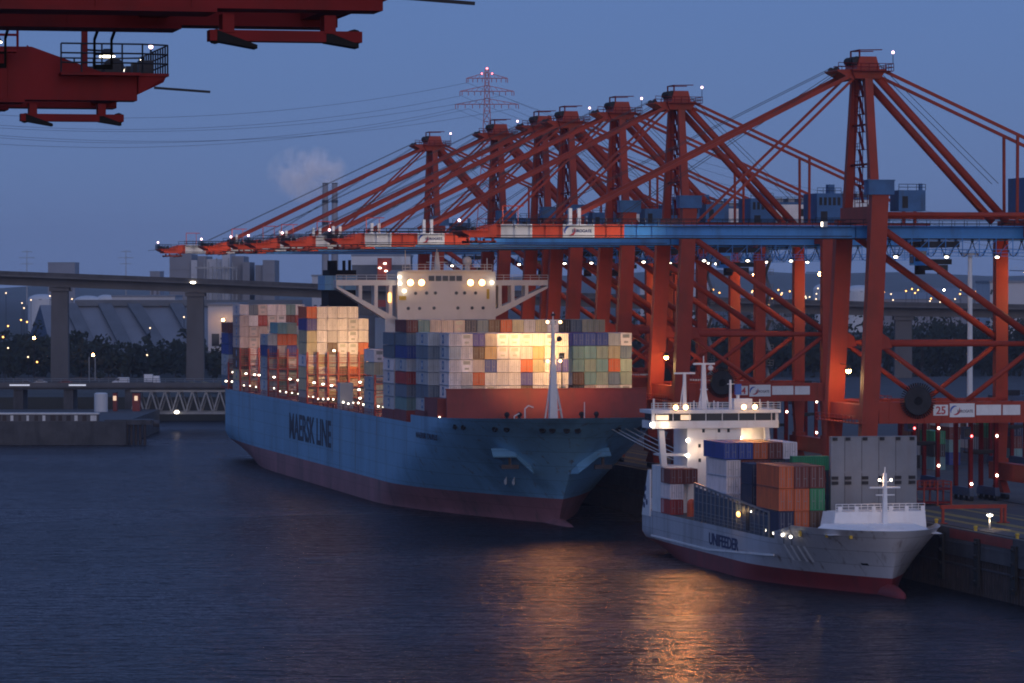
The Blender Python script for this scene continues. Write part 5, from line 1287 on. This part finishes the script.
k = MB(); k.ball((bx_(178.5),-6.9,bz_(411.5)), .5, 8, 1, (1.7,1,1)); k.box(bx_(178.5)-.6, bx_(178.5)+.6, -6.4, -6, bz_(412), bz_(409), 0); k.build('navigation_lamp', [M['steel'], M['small lamp']], t)
# vehicles on the bridge
def car(x, w, label, m, shape='car', h=1.5, face=-1):
    t = thing('parked_car' if shape == 'car' else shape, label, 'car' if shape == 'car' else shape, (bx_(x), YB-2.5, bz_(384.5)+.004), 0, 'vehicles on the low bridge')
    k = MB(); L = w/sb; f = face
    if shape == 'truck':
        k.box(-L/2, L/2-2.4, -1.2, 1.2, .9, 3.3, 0); k.hexa([(L/2-2.2,-1.2,.5),(L/2,-1.2,.5),(L/2,1.2,.5),(L/2-2.2,1.2,.5)], [(L/2-2.2,-1.15,2.8),(L/2-.3,-1.15,2.8),(L/2-.3,1.15,2.8),(L/2-2.2,1.15,2.8)], 0)
    elif shape == 'van':
        k.prism([(-L/2,.4),(L/2,.4),(L/2,h),(-L/2+1.9,h),(-L/2+.9,1.25),(-L/2,.95)], -.95, .95)
        k.prism([(-L/2+1.05,1.28),(-L/2+2.3,1.28),(-L/2+2.3,h-.2),(-L/2+1.85,h-.2)], -.97, -.952, 1)
    else:
        k.prism([(-L/2,.35),(L/2,.35),(L/2,.95),(L/2-.7,1.0),(L/2-1.5,h),(-L/2+1.6,h),(-L/2+.9,.95),(-L/2,.8)], -.85, .85)
        k.prism([(-L/2+1.15,.98),(L/2-.85,1.02),(L/2-1.55,h-.1),(-L/2+1.65,h-.1)], -.87, -.852, 1)
    k.build('body', [m, M['glass']], t)
    for xx in (-L/2+.9, L/2-.9):
        k = MB(); k.tube((xx,-.98,.33), (xx,-.6,.33), .33, 10); k.tube((xx,.6,.33), (xx,.98,.33), .33, 10); k.build('wheel', M['rubber'], t)
    return t
car(121.5, 17, 'white van driving left across the low bridge', M['van white'], 'van', 2.3)
car(153, 16, 'white box truck on the low bridge, right of the white van', M['van white'], 'truck')
car(26, 14, 'dark car on the low bridge, left of the viaduct pier', M['car dark'])
car(41, 14, 'silver car on the low bridge, left of the viaduct pier', M['car silver'])
car(66, 14, 'dark red car on the low bridge beside the viaduct pier', M['deck red'])
# quay with pontoon wall at the left
YL = 1107; sl = F/YL
def lx(x): return (x-512)/sl
def lz(y): return CH-(y-YH)/sl
k = MB(); k.box(lx(-120), lx(126), YL, 1212, -.5, lz(421.5), 0); kind(k.build('pier_ground', M['dark concrete']), 'structure')
k = MB(); k.box(lx(-120), lx(98), YL+.6, YL+3, lz(421.5), lz(414.5), 0); k.box(lx(-120), lx(98.5), YL+.3, YL+3.4, lz(414.5), lz(413), 1)
for i in range(26): x = lx(-110+i*8); k.box(x, x+lerp(.6,1.8,random.random()), YL+.5, YL+.597, lz(421), lz(415.5), random.choice((1,2,2)))
tag(k.build('flood_wall', [M['concrete'], M['white'], M['pile']]), 'long pale rust-stained flood wall on the quay at the left', 'wall')
for i, x in enumerate((126.5, 130.5, 135, 139.5, 144)):
    k = MB(); k.tube((lx(x),YL+2,-.8), (lx(x),YL+2,lz(424)), .45, 10); tag(k.build('mooring_pile', M['pile']), 'dark timber mooring pile at the end of the left quay', 'pile', 'mooring piles at the quay end')
k = MB(); k.box(lx(104), lx(152), YL+1, YL+9, lz(425), lz(420)); k.tube((lx(152),YL+4,lz(424)), (lx(158),YL+4,lz(424)), 1.0, 10); tag(k.build('jetty', M['dark concrete']), 'dark jetty platform resting on the mooring piles', 'jetty')
k = MB(); p = lx(70); k.tube((p,1190,lz(421.5)), (p,1190,bz_(391)), 2.1, 20); k.tube((p,1190,bz_(391)), (p,1190,bz_(390)), 2.1, 20, 0, 1.6); tag(k.build('silo', M['tank']), 'small round pale tank under the low bridge at left', 'tank')
for (x, w) in ((83, 4), (106, 8)):  # hut colour and glowing pane stand in for orange-lit patches
    k = MB(); k.box(lx(x)-w/2/sl, lx(x)+w/2/sl, 1195, 1199, lz(421.5), lz(402), 0); k.box(lx(x)-w/2/sl-.1, lx(x)+w/2/sl+.1, 1194.8, 1199.2, lz(402), lz(401.2), 1); k.box(lx(x)-.5, lx(x)+.5, 1194.9, 1194.99, lz(410), lz(405), 2)
    tag(k.build('orange_glow_hut', [M['deck red'], M['dark steel'], M['lit window']]), 'hut coloured for an orange-lit patch under the low bridge, %s' % ('beside the round tank' if w == 4 else 'with glowing pane near truss'), 'hut')

# ------------------------------------------------------------------ port buildings far behind
# storage hall with steep roof
t = thing('storage_hall', 'long steep-roofed grey storage hall with dark blue gable and slanting conveyor galleries', 'building', (0,0,0), 0)
YS = 1900; P = lambda x, y, Y=YS: bg(x, y, Y)
k = MB()
a, b, c, d = P(40,305), P(243,305), P(243,352), P(54,352)
back = 46
lo, ro = Vector((a.x-9, YS+2*back, 8)), Vector((b.x, YS+2*back, 8))
a, b = bg(40,305,YS+back), bg(243,305,YS+back); lo.x = a.x-9; ro.x = b.x
k = MB(); d.z = 8; c.z = 8
k.face([d, c, b, a], 0); k.face([a, b, ro, lo], 0); k.face([c, ro, b], 1)
k.build('roof', [M['roof grey'], M['gable blue']], t)
k = MB(); g0, g1, g2 = P(22,336), Vector((a.x, a.y, a.z)), P(53,336)
g0.z = 8; g2.z = 8; k.face([(bg(22,336,YS+back*1.2).x, YS+back*1.2, 8), (d.x, d.y, 8), (a.x, a.y, a.z)], 0); k.face([(bg(22,336,YS+back*1.2).x, YS+back*1.2, 8), (a.x, a.y, a.z), (lo.x, lo.y, 8)], 0); k.build('gable', M['gable blue'], t)
k = MB(); k.box(a.x+18, b.x+30, a.y-3, a.y+3, a.z-.5, a.z+2.6); k.build('ridge_gallery', M['gallery'], t)
n = (Vector((0, -(a.z-8), back))).normalized(); n = Vector((0, -abs(n.y)*0-0, 0))
for (xt, xb) in ((105, 132), (134, 168), (176, 206), (70, 96)):
    k = MB(); p, q = bg(xt, 306, YS+back-2), P(xb, 350); q.y = YS-1; q.z = 9.5; p.z = a.z-.2; w = 3.4
    up = Vector((0, -1.2, 1.2)); k.hexa([p+Vector((-w,0,-.2)), q+Vector((-w,0,-.2)), q+Vector((w,0,-.2)), p+Vector((w,0,-.2))], [p+Vector((-w,0,0))+up, q+Vector((-w,0,0))+up, q+Vector((w,0,0))+up, p+Vector((w,0,0))+up]); k.build('conveyor_gallery', M['gallery'], t)
# plain halls and tanks
def hall(x0, x1, yt_, Y, m, label, roof='flat', name='warehouse', depth=60, extra=None):
    p0, p1 = bg(x0, yt_, Y), bg(x1, yt_, Y); k = MB(); z = p0.z
    t = thing(name, label, 'building', (p0.x, Y, 8), 0)
    w = p1.x-p0.x; h = z-8
    k.box(0, w, 0, depth, 0, h*(1 if roof == 'flat' else .8)); k.build('wall', m, t)
    k = MB()
    if roof == 'flat': k.box(-.5, w+.5, -.5, depth+.5, h, h+1.2)
    else: k.hexa([(-1,-1,h*.8),(w+1,-1,h*.8),(w+1,depth,h*.8),(-1,depth,h*.8)], [(-1,depth*.45,h),(w+1,depth*.45,h),(w+1,depth*.55,h),(-1,depth*.55,h)])
    k.build('roof', M['roof grey'], t)
    n = max(2, min(6, int(w/14)))
    for i in range(n): k = MB(); k.box(w*(i+.25)/n, w*(i+.75)/n, -.25, -.03, h*.35, h*.55); k.build('window', M['glass'], t)
    return t
def tank(x, r_px, yt_, Y, label, dome=True):
    p = bg(x, yt_, Y); r = r_px*Y/F; h = p.z-8
    k = MB(); k.tube((0,0,0), (0,0,h*.86), r, 28); R_ = 6
    for i in range(R_):
        a0, a1 = i/R_*math.pi/2, (i+1)/R_*math.pi/2
        k.tube((0,0,h*.86+h*.14*math.sin(a0)), (0,0,h*.86+h*.14*math.sin(a1)), r*math.cos(a0), 28, 0, max(.05, r*math.cos(a1)))
    k.path([(r*math.cos(a/8*2*math.pi)*1.01, r*math.sin(a/8*2*math.pi)*1.01, h*.86) for a in range(9)], .3, 4, 1)
    o = k.build('storage_tank', [M['tank'], M['steel']], None, (p.x, Y, 8)); tag(o, label, 'tank', 'white storage tanks in the port')
tank(42, 14, 294, 2900, 'white storage tank behind the hall\'s dark gable'); tank(88, 14, 295.5, 2900, 'broad white domed tank right of the left viaduct pier'); tank(106, 10, 294.5, 2900, 'smaller white domed tank with a pole, right of the broad one')
tank(827, 14, 283, 3000, 'white storage tank seen between the nearest crane\'s front legs'); tank(860, 16, 285, 3000, 'white storage tank just right of the nearest crane\'s front leg'); tank(700, 12, 281, 3000, 'white storage tank seen under the second crane\'s girder')
hall(208, 238, 306, 1750, M['plant light'], 'pale square warehouse with an orange lamp beside the stern containers')
hall(112, 175, 297, 2700, M['plant light'], 'long low pale shed under the viaduct deck')
hall(870, 960, 292, 3300, M['plant grey'], 'long grey shed among the lights, right of the nearest crane\'s leg', 'gable')
hall(930, 1010, 288, 3600, M['plant grey'], 'wide grey hall farther back near the right edge', 'gable')
hall(735, 800, 292, 3100, M['plant grey'], 'grey hall seen between the two nearest cranes', 'gable')
hall(640, 690, 287, 3400, M['plant light'], 'pale hall behind the second crane\'s braces')
hall(990, 1040, 283, 2000, M['plant light'], 'small pale building with a floodlight at the right edge')
hall(312, 325, 276.5, 2600, M['plant light'], 'small pale building with a white top left of the funnel')
t = hall(352, 410, 256.5, 2300, M['gallery'], 'long dark silo building with a white top storey behind the blue ship\'s bridge')
k = MB(); w_ = 58*2300/F; k.box(-.3, w_+.3, -.9, -.3, bg(0,265,2300).z-8, bg(0,256.5,2300).z-8); k.build('top_storey', M['tank'], t)
t = thing('elevator_tower', 'red elevator tower with white lamps behind the blue ship\'s bridge wing', 'tower', bg(377.5, 282, 2280), 0); t.location.z = 8
k = MB(); k.box(0, 14*2280/F, 0, 8, 0, bg(0,258,2280).z-8); k.build('shaft', M['red'], t)
for xx, yy in ((385,263.5),(380,268),(386,271)): k = MB(); k.ball(((xx-377.5)*2280/F, -.7, bg(0,yy,2280).z-8), .6, 8, 0, (1.7,1,.8)); k.build('lamp', M['small lamp'], t)
# power station
t = thing('power_station', 'hazy grey power station towers behind the viaduct', 'building', bg(168, 282, 3000)*1, 0); t.location.z = 8
for i, (xa, xb, y, m) in enumerate(((168,190,254,'plant grey'),(190,196,260,'plant light'),(196,205,256,'plant grey'),(205,222,259,'plant light'),(222,230,253,'plant light'),(230,242,256,'plant grey'),(242,249,262,'plant grey'),(254,262,265,'plant grey'),(262,274,260,'plant grey'))):
    k = MB(); x0 = (xa-168)*3000/F; x1 = (xb-168)*3000/F; h = bg(0,y,3000).z-8; d = random.uniform(0,20); k.box(x0, x1, d, 60+d, 0, h)
    for j in range(5): k.box(x0+.3, x1-.3, d-.4, d-.02, h*(.2+.15*j), h*(.2+.15*j)+1.2)
    k.build('tower_block', M[m], t)
k = MB()
for i in range(9): k.tube(((205+i*4-168)*3000/F,-4,0), ((205+i*4-168)*3000/F,-4,bg(0,258+4*(i%3),3000).z-8), .5, 5)
k.box((196-168)*3000/F, (236-168)*3000/F, -5, -3, bg(0,268.5,3000).z-8, bg(0,267,3000).z-8); k.build('pipework', M['steel'], t)
t2 = hall(48, 75, 263, 6000, M['plant grey'], 'faint distant apartment blocks on the horizon above the viaduct'); 
hall(150, 160, 272, 5200, M['plant grey'], 'faint distant block left of the power station')
for i, x in enumerate((325.3, 334.8)):
    p = bg(x, 184, 4000); k = MB(); k.tube((0,0,0), (0,0,p.z-8), 4.2, 16, 0, 2.9); k.tube((0,0,p.z-8), (0,0,p.z-7), 3.1, 16, 1)
    for q in (.86, .7): k.tube((0,0,(p.z-8)*q), (0,0,(p.z-8)*q+3), 3.5, 16, 1)
    tag(k.build('chimney', [M['chimney'], M['dark steel']], None, (p.x,4000,8)), 'slim twin power station chimney, %s of the pair' % ('left' if i == 0 else 'right'), 'chimney', 'twin chimneys')

# steam
def smoke_mat():
    m = bpy.data.materials.new('steam'); m.use_nodes = True; nt = m.node_tree; N = nt.nodes; L = nt.links
    N.remove(N['Principled BSDF']); out = N['Material Output']
    pv = N.new('ShaderNodeVolumePrincipled'); pv.inputs['Color'].default_value = (.95,.97,1,1); pv.inputs['Anisotropy'].default_value = -.58
    tc = N.new('ShaderNodeTexCoord'); nz = N.new('ShaderNodeTexNoise'); nz.inputs['Scale'].default_value = .048; nz.inputs['Detail'].default_value = 7; nz.inputs['Roughness'].default_value = .62; L.new(tc.outputs['Object'], nz.inputs['Vector'])
    gr = N.new('ShaderNodeTexGradient'); gr.gradient_type = 'SPHERICAL'; mp = N.new('ShaderNodeMapping'); mp.inputs['Scale'].default_value = (1/46,1/30,1/32); L.new(tc.outputs['Object'], mp.inputs['Vector']); L.new(mp.outputs[0], gr.inputs['Vector'])
    mr = N.new('ShaderNodeMapRange'); mr.inputs['From Min'].default_value = .45; mr.inputs['From Max'].default_value = .68; L.new(nz.outputs['Fac'], mr.inputs['Value'])
    mu = N.new('ShaderNodeMath'); mu.operation = 'MULTIPLY'; L.new(mr.outputs[0], mu.inputs[0]); L.new(gr.outputs['Fac'], mu.inputs[1])
    m2 = N.new('ShaderNodeMath'); m2.operation = 'MULTIPLY'; m2.inputs[1].default_value = .17; L.new(mu.outputs[0], m2.inputs[0]); L.new(m2.outputs[0], pv.inputs['Density']); L.new(pv.outputs[0], out.inputs['Volume'])
    return m
k = MB(); k.ball((0,0,0), 1, 16, 0, (46,30,32)); p = bg(307, 174, 4020); o = k.build('steam', smoke_mat(), None, p); kind(o, 'stuff')

# pylon with lattice body
YP = 3000
p = bg(487, 70, YP); H_ = p.z-8; m_ = YP/F
t = thing('pylon', 'tall red and white lattice power pylon above the cranes', 'pylon', (p.x, YP, 8), 0)
k = MB(); nseg = 22
def hw(z): return 1.5+ (14*(1-z/H_)**1.5)
zs_ = [H_*(1-(1-i/nseg)**1.25) for i in range(nseg+1)]
for i in range(nseg):
    z0, z1 = zs_[i], zs_[i+1]; a, b = hw(z0), hw(z1); mi = 0 if (i//2) % 2 == 0 or i > 12 else 1
    P0 = [(-a,-a,z0),(a,-a,z0),(a,a,z0),(-a,a,z0)]; P1 = [(-b,-b,z1),(b,-b,z1),(b,b,z1),(-b,b,z1)]
    for j in range(4):
        l = (j+1) % 4; k.bar(P0[j], P1[j], .55, .55, mi); k.bar(P0[j], P1[l], .38, .38, mi); k.bar(P0[l], P1[j], .38, .38, mi); k.bar(P1[j], P1[l], .35, .35, mi)
k.build('lattice', [M['pylon red'], M['pylon red']], t)
arms = ((78.5, 20.5), (91.5, 27), (104.5, 31.5))
for y, wpx in arms:
    z = bg(0,y,YP).z-8; w = wpx*m_; k = MB()
    for s in (-1, 1):
        k.bar((0,-1.5,z), (s*w,0,z), .5, .5); k.bar((0,1.5,z), (s*w,0,z), .5, .5); k.bar((0,0,z+4.6), (s*w,0,z), .45, .45)
        for q in (.2,.4,.6,.8): k.bar((s*w*q,0,z), (s*w*(q-.1),0,z+4.6*(1-q+.1)), .3, .3); k.tube((s*w*q*1.15,0,z), (s*w*q*1.15,0,z-3.2), .3, 5)
        k.tube((s*w,0,z), (s*w,0,z-3.5), .3, 5)
    k.build('crossarm', M['pylon red'], t)
k = MB(); k.ball((0,0,H_+1), .8, 8); k.ball((-4,0,H_-3), .6, 8); k.ball((4,0,H_-3), .6, 8); k.build('beacon', M['red lamp'], t)
for i, (arm, wpx) in enumerate(((104.5,-31),(104.5,-18),(104.5,24),(91.5,-26),(91.5,14),(78.5,-20))):
    a = Vector((p.x+wpx*m_, YP, bg(0,arm,YP).z-3.5)); b = bg(-140-8*i, (150,158,147,136,140,126)[i]-28, 2600)
    pts = []
    for j in range(31):
        q = j/30; r = a.lerp(b, q); r.z -= 20*4*q*(1-q); pts.append(r)
    k = MB(); k.path(pts, .11, 4)
    tag(k.build('power_line', M['rope']), 'thin power line sagging from the pylon across the sky to the left', 'cable', 'power lines')
    b = bg(1300+20*i, (150,158,147,136,140,126)[i]+110, 2800); pts = []
    for j in range(31):
        q = j/30; r = a.lerp(b, q); r.z -= 40*4*q*(1-q); pts.append(r)
    k = MB(); k.path(pts, .10, 4)
    tag(k.build('power_line', M['rope']), 'thin power line running from the pylon to the right behind the cranes', 'cable', 'power lines')
for i, x in enumerate((27, 126)):
    pp = bg(x, 250, 6500); k = MB(); k.bar((0,0,0), (0,0,pp.z-8), 2.2, 2.2, 0, .8, .8); zt_ = pp.z-8
    for q, w in ((.97, 9), (.86, 13), (.75, 10)): k.bar((-w,0,zt_*q), (w,0,zt_*q), .9, .9)
    tag(k.build('pylon', M['steel'], None, (pp.x,6500,8)), 'tiny faint distant pylon, %s' % ('above the left end of the viaduct' if i == 0 else 'left of the power station'), 'pylon')

# ------------------------------------------------------------------ dark woods and lamps
def wood(spans, label, per=150):
    k = MB()
    for (x0, x1, Y0, Y1, yt0, yt1, n) in spans:
        for i in range(n):
            x = random.uniform(x0, x1); Y = random.uniform(Y0, Y1); p = bg(x, 0, Y); hgt = max(4, CH-(random.uniform(yt0, yt1)-YH)*Y/F-8); r = random.uniform(.28,.42)*hgt*.8+1
            k.tube((p.x,Y,7.5), (p.x,Y,8+hgt*.6), .25, 4, 1, .12)
            cl = [(random.gauss(0,.75)*r, random.gauss(0,.6)*r, random.gauss(-.06,.24)*hgt) for _ in range(9)]
            for j in range(per):
                c = random.choice(cl); d = Vector((random.gauss(0,1), random.gauss(0,1), random.gauss(0,1))).normalized()*random.random()**.4*r*.55
                q = Vector((p.x+c[0]+d.x, Y+c[1]+d.y, 8+hgt*.62+c[2]+d.z*1.1)); s = random.uniform(.5, 1.15)
                if q.z < 8: continue
                a = Vector((random.gauss(0,1), random.gauss(0,1), random.gauss(0,1))).normalized(); b = a.orthogonal().normalized()
                k.quad(q-a*s-b*s*.6, q+a*s-b*s*.6, q+a*s+b*s*.6, q-a*s+b*s*.6, 0)
    o = k.build('woods', [M['foliage'], M['bark']]); kind(o, 'stuff'); o['label'] = label; return o
wood([(-20,250,1540,1720,338,362,90), (-20,60,1700,1850,334,350,22)], 'dark belt of trees and scrub behind the low bridge at left')
wood([(560,1060,1540,1700,312,350,170)], 'dark belt of trees behind the viaduct and the cranes')
city = [(6,293,'w'),(22,303,'w'),(27,322,'o'),(8,326,'o'),(21,320,'o'),(34,338,'O'),(24,308,'w'),(8,348,'w'),(28,357,'w'),(37,362,'o'),(72,299,'w'),(93,355,'O'),(150,328,'y'),(184,317,'y'),(147,355,'w'),(216,367,'y'),(223,320,'O'),(64,293,'o'),(50,296,'w'),
        (816,299,'w'),(806,298,'w'),(808,301,'w'),(891,294,'w'),(906,291,'o'),(912,289,'o'),(918,290,'o'),(915,293,'o'),(944,290,'W'),(930,301,'w'),(940,302,'w'),(955,299,'w'),(893,300,'w'),(865,302,'w'),(884,292,'o'),(991,289,'o'),(1003,300,'O'),(670,296,'w'),(760,295,'w'),(772,297,'o'),(782,293,'w'),(640,300,'o'),(702,293,'w'),(848,372,'w'),(742,352,'o'),(735,356,'o'),(1012,290,'w'),(1018,287,'o'),(960,294,'o'),(973,298,'w'),(985,296,'w'),(834,297,'o'),(3,337,'o'),(31,300,'w')]
for _ in range(46): city.append((random.choice((random.uniform(745,800), random.uniform(804,826), random.uniform(885,995), random.uniform(640,656), random.uniform(1005,1024), random.uniform(690,735))), random.uniform(287,299), random.choice('wwwoo')))
_lp = {}
for i, (x, y, c) in enumerate(city):
    Y = 1560 if y > 332 else (2300 if y > 306 else 2650)
    if x in (150,184): Y = 1840
    if x == 223: Y = 1745
    p = bg(x, y, Y); z0 = 8 if x not in (150,184,223) else p.z-5
    h = round(max(2, p.z-z0)); mm = {'w':'city lamp','o':'amber lamp','O':'hot lamp','y':'city lamp','W':'white lamp','r':'red lamp'}[c]; r = (.55 if c in 'OW' else .34)*Y/2200+.12
    key = (h, mm, round(r,1))
    if key not in _lp:
        k = MB(); k.tube((0,.3,0), (0,.3,h-.4), .14, 6, 0); k.box(-.5, .5, -.1, .5, h+r*.6, h+r*.6+.2, 0); k.ball((0,0,h), r, 8, 1); _lp[key] = k.mesh('street_lamp', [M['dark steel'], M[mm]])
    o = bpy.data.objects.new('street_lamp', _lp[key]); COL.objects.link(o); o.location = (p.x, Y, p.z-h)
    where = 'among the port buildings left of the viaduct pier' if x < 60 else ('near the storage hall' if x < 250 else 'in the city behind the cranes')
    cc = {'w':'white','o':'orange','O':'bright orange','y':'yellowish','W':'bright white','r':'red'}[c]
    tag(o, f'small distant {cc} lamp {where}', 'lamp', 'distant port and city lamps')
for x in (89, 95):
    p = bg(x, 378, 1520); k = MB(); k.tube((0,0,0), (0,0,bg(0,357,1520).z-8), .28, 8); tag(k.build('lamp_post', M['steel'], None, (p.x,1520,8)), 'grey post under the orange light near the storage hall', 'post', 'grey posts')
# ------------------------------------------------------------------ camera
cam = bpy.data.cameras.new('camera'); co = bpy.data.objects.new('camera', cam); COL.objects.link(co)
cam.sensor_width = 36; cam.lens = F/1024*36; cam.clip_start = 1; cam.clip_end = 30000
co.location = (0, 0, CH); co.rotation_euler = (math.pi/2-math.atan2(341.5-YH, F), 0, 0)
scene.camera = co
# ------------------------------------------------------------------ dusk sky
w = bpy.data.worlds.new('World'); scene.world = w; w.use_nodes = True
N = w.node_tree.nodes; L = w.node_tree.links; b = N['Background']
SUN_EL, SUN_ROT = math.radians(4.0), math.radians(190)
sk = N.new('ShaderNodeTexSky'); sk.sky_type = 'NISHITA'; sk.sun_disc = False; sk.sun_elevation = SUN_EL; sk.sun_rotation = SUN_ROT
sk.air_density = 1.0; sk.dust_density = .3; sk.ozone_density = 6.0; sk.altitude = 0
tint = N.new('ShaderNodeMix'); tint.data_type = 'RGBA'; tint.blend_type = 'MULTIPLY'; tint.inputs['Factor'].default_value = 1; tint.inputs['B'].default_value = (1.05,.82,1.15,1)
L.new(sk.outputs[0], tint.inputs['A'])
ev = N.new('ShaderNodeMix'); ev.data_type = 'RGBA'; ev.inputs['Factor'].default_value = .68; ev.inputs['B'].default_value = (1.48, 2.45, 5.3, 1)   # the even blue of dusk
L.new(tint.outputs['Result'], ev.inputs['A']); L.new(ev.outputs['Result'], b.inputs['Color']); b.inputs['Strength'].default_value = .1
sl_ = bpy.data.lights.new('sun', 'SUN'); sl_.energy = .85; sl_.angle = math.radians(50); sl_.color = (1, .84, .82)   # soft afterglow behind the camera
so = bpy.data.objects.new('sun', sl_); COL.objects.link(so); so.rotation_euler = Vector((-math.sin(math.radians(10)), math.cos(math.radians(10)), -math.tan(math.radians(8)))).to_track_quat('-Z', 'Y').to_euler()
# ------------------------------------------------------------------ haze
HAZE = 4.5e-5
if HAZE:
    m = bpy.data.materials.new('haze'); m.use_nodes = True; nt = m.node_tree; nt.nodes.remove(nt.nodes['Principled BSDF'])
    pv = nt.nodes.new('ShaderNodeVolumePrincipled'); pv.inputs['Color'].default_value = (.80,.86,1,1); pv.inputs['Density'].default_value = HAZE; pv.inputs['Anisotropy'].default_value = .1
    nt.links.new(pv.outputs[0], nt.nodes['Material Output'].inputs['Volume'])
    k = MB(); k.box(-8600, 8600, -200, 13800, -1.2, 235); o = k.build('haze', m); kind(o, 'stuff')
# ------------------------------------------------------------------ render settings
scene.render.engine = 'CYCLES'
scene.cycles.use_denoising = True
try: scene.cycles.denoiser = 'OPENIMAGEDENOISE'
except Exception: pass
scene.cycles.max_bounces = 7; scene.cycles.volume_bounces = 5; scene.cycles.transparent_max_bounces = 8
scene.cycles.sample_clamp_indirect = 25; scene.cycles.filter_width = 1.9
scene.cycles.caustics_reflective = False; scene.cycles.caustics_refractive = False
vs_ = scene.view_settings; vs_.view_transform = 'Standard'; vs_.look = 'None'; vs_.exposure = 0; vs_.gamma = 1; vs_.use_curve_mapping = False
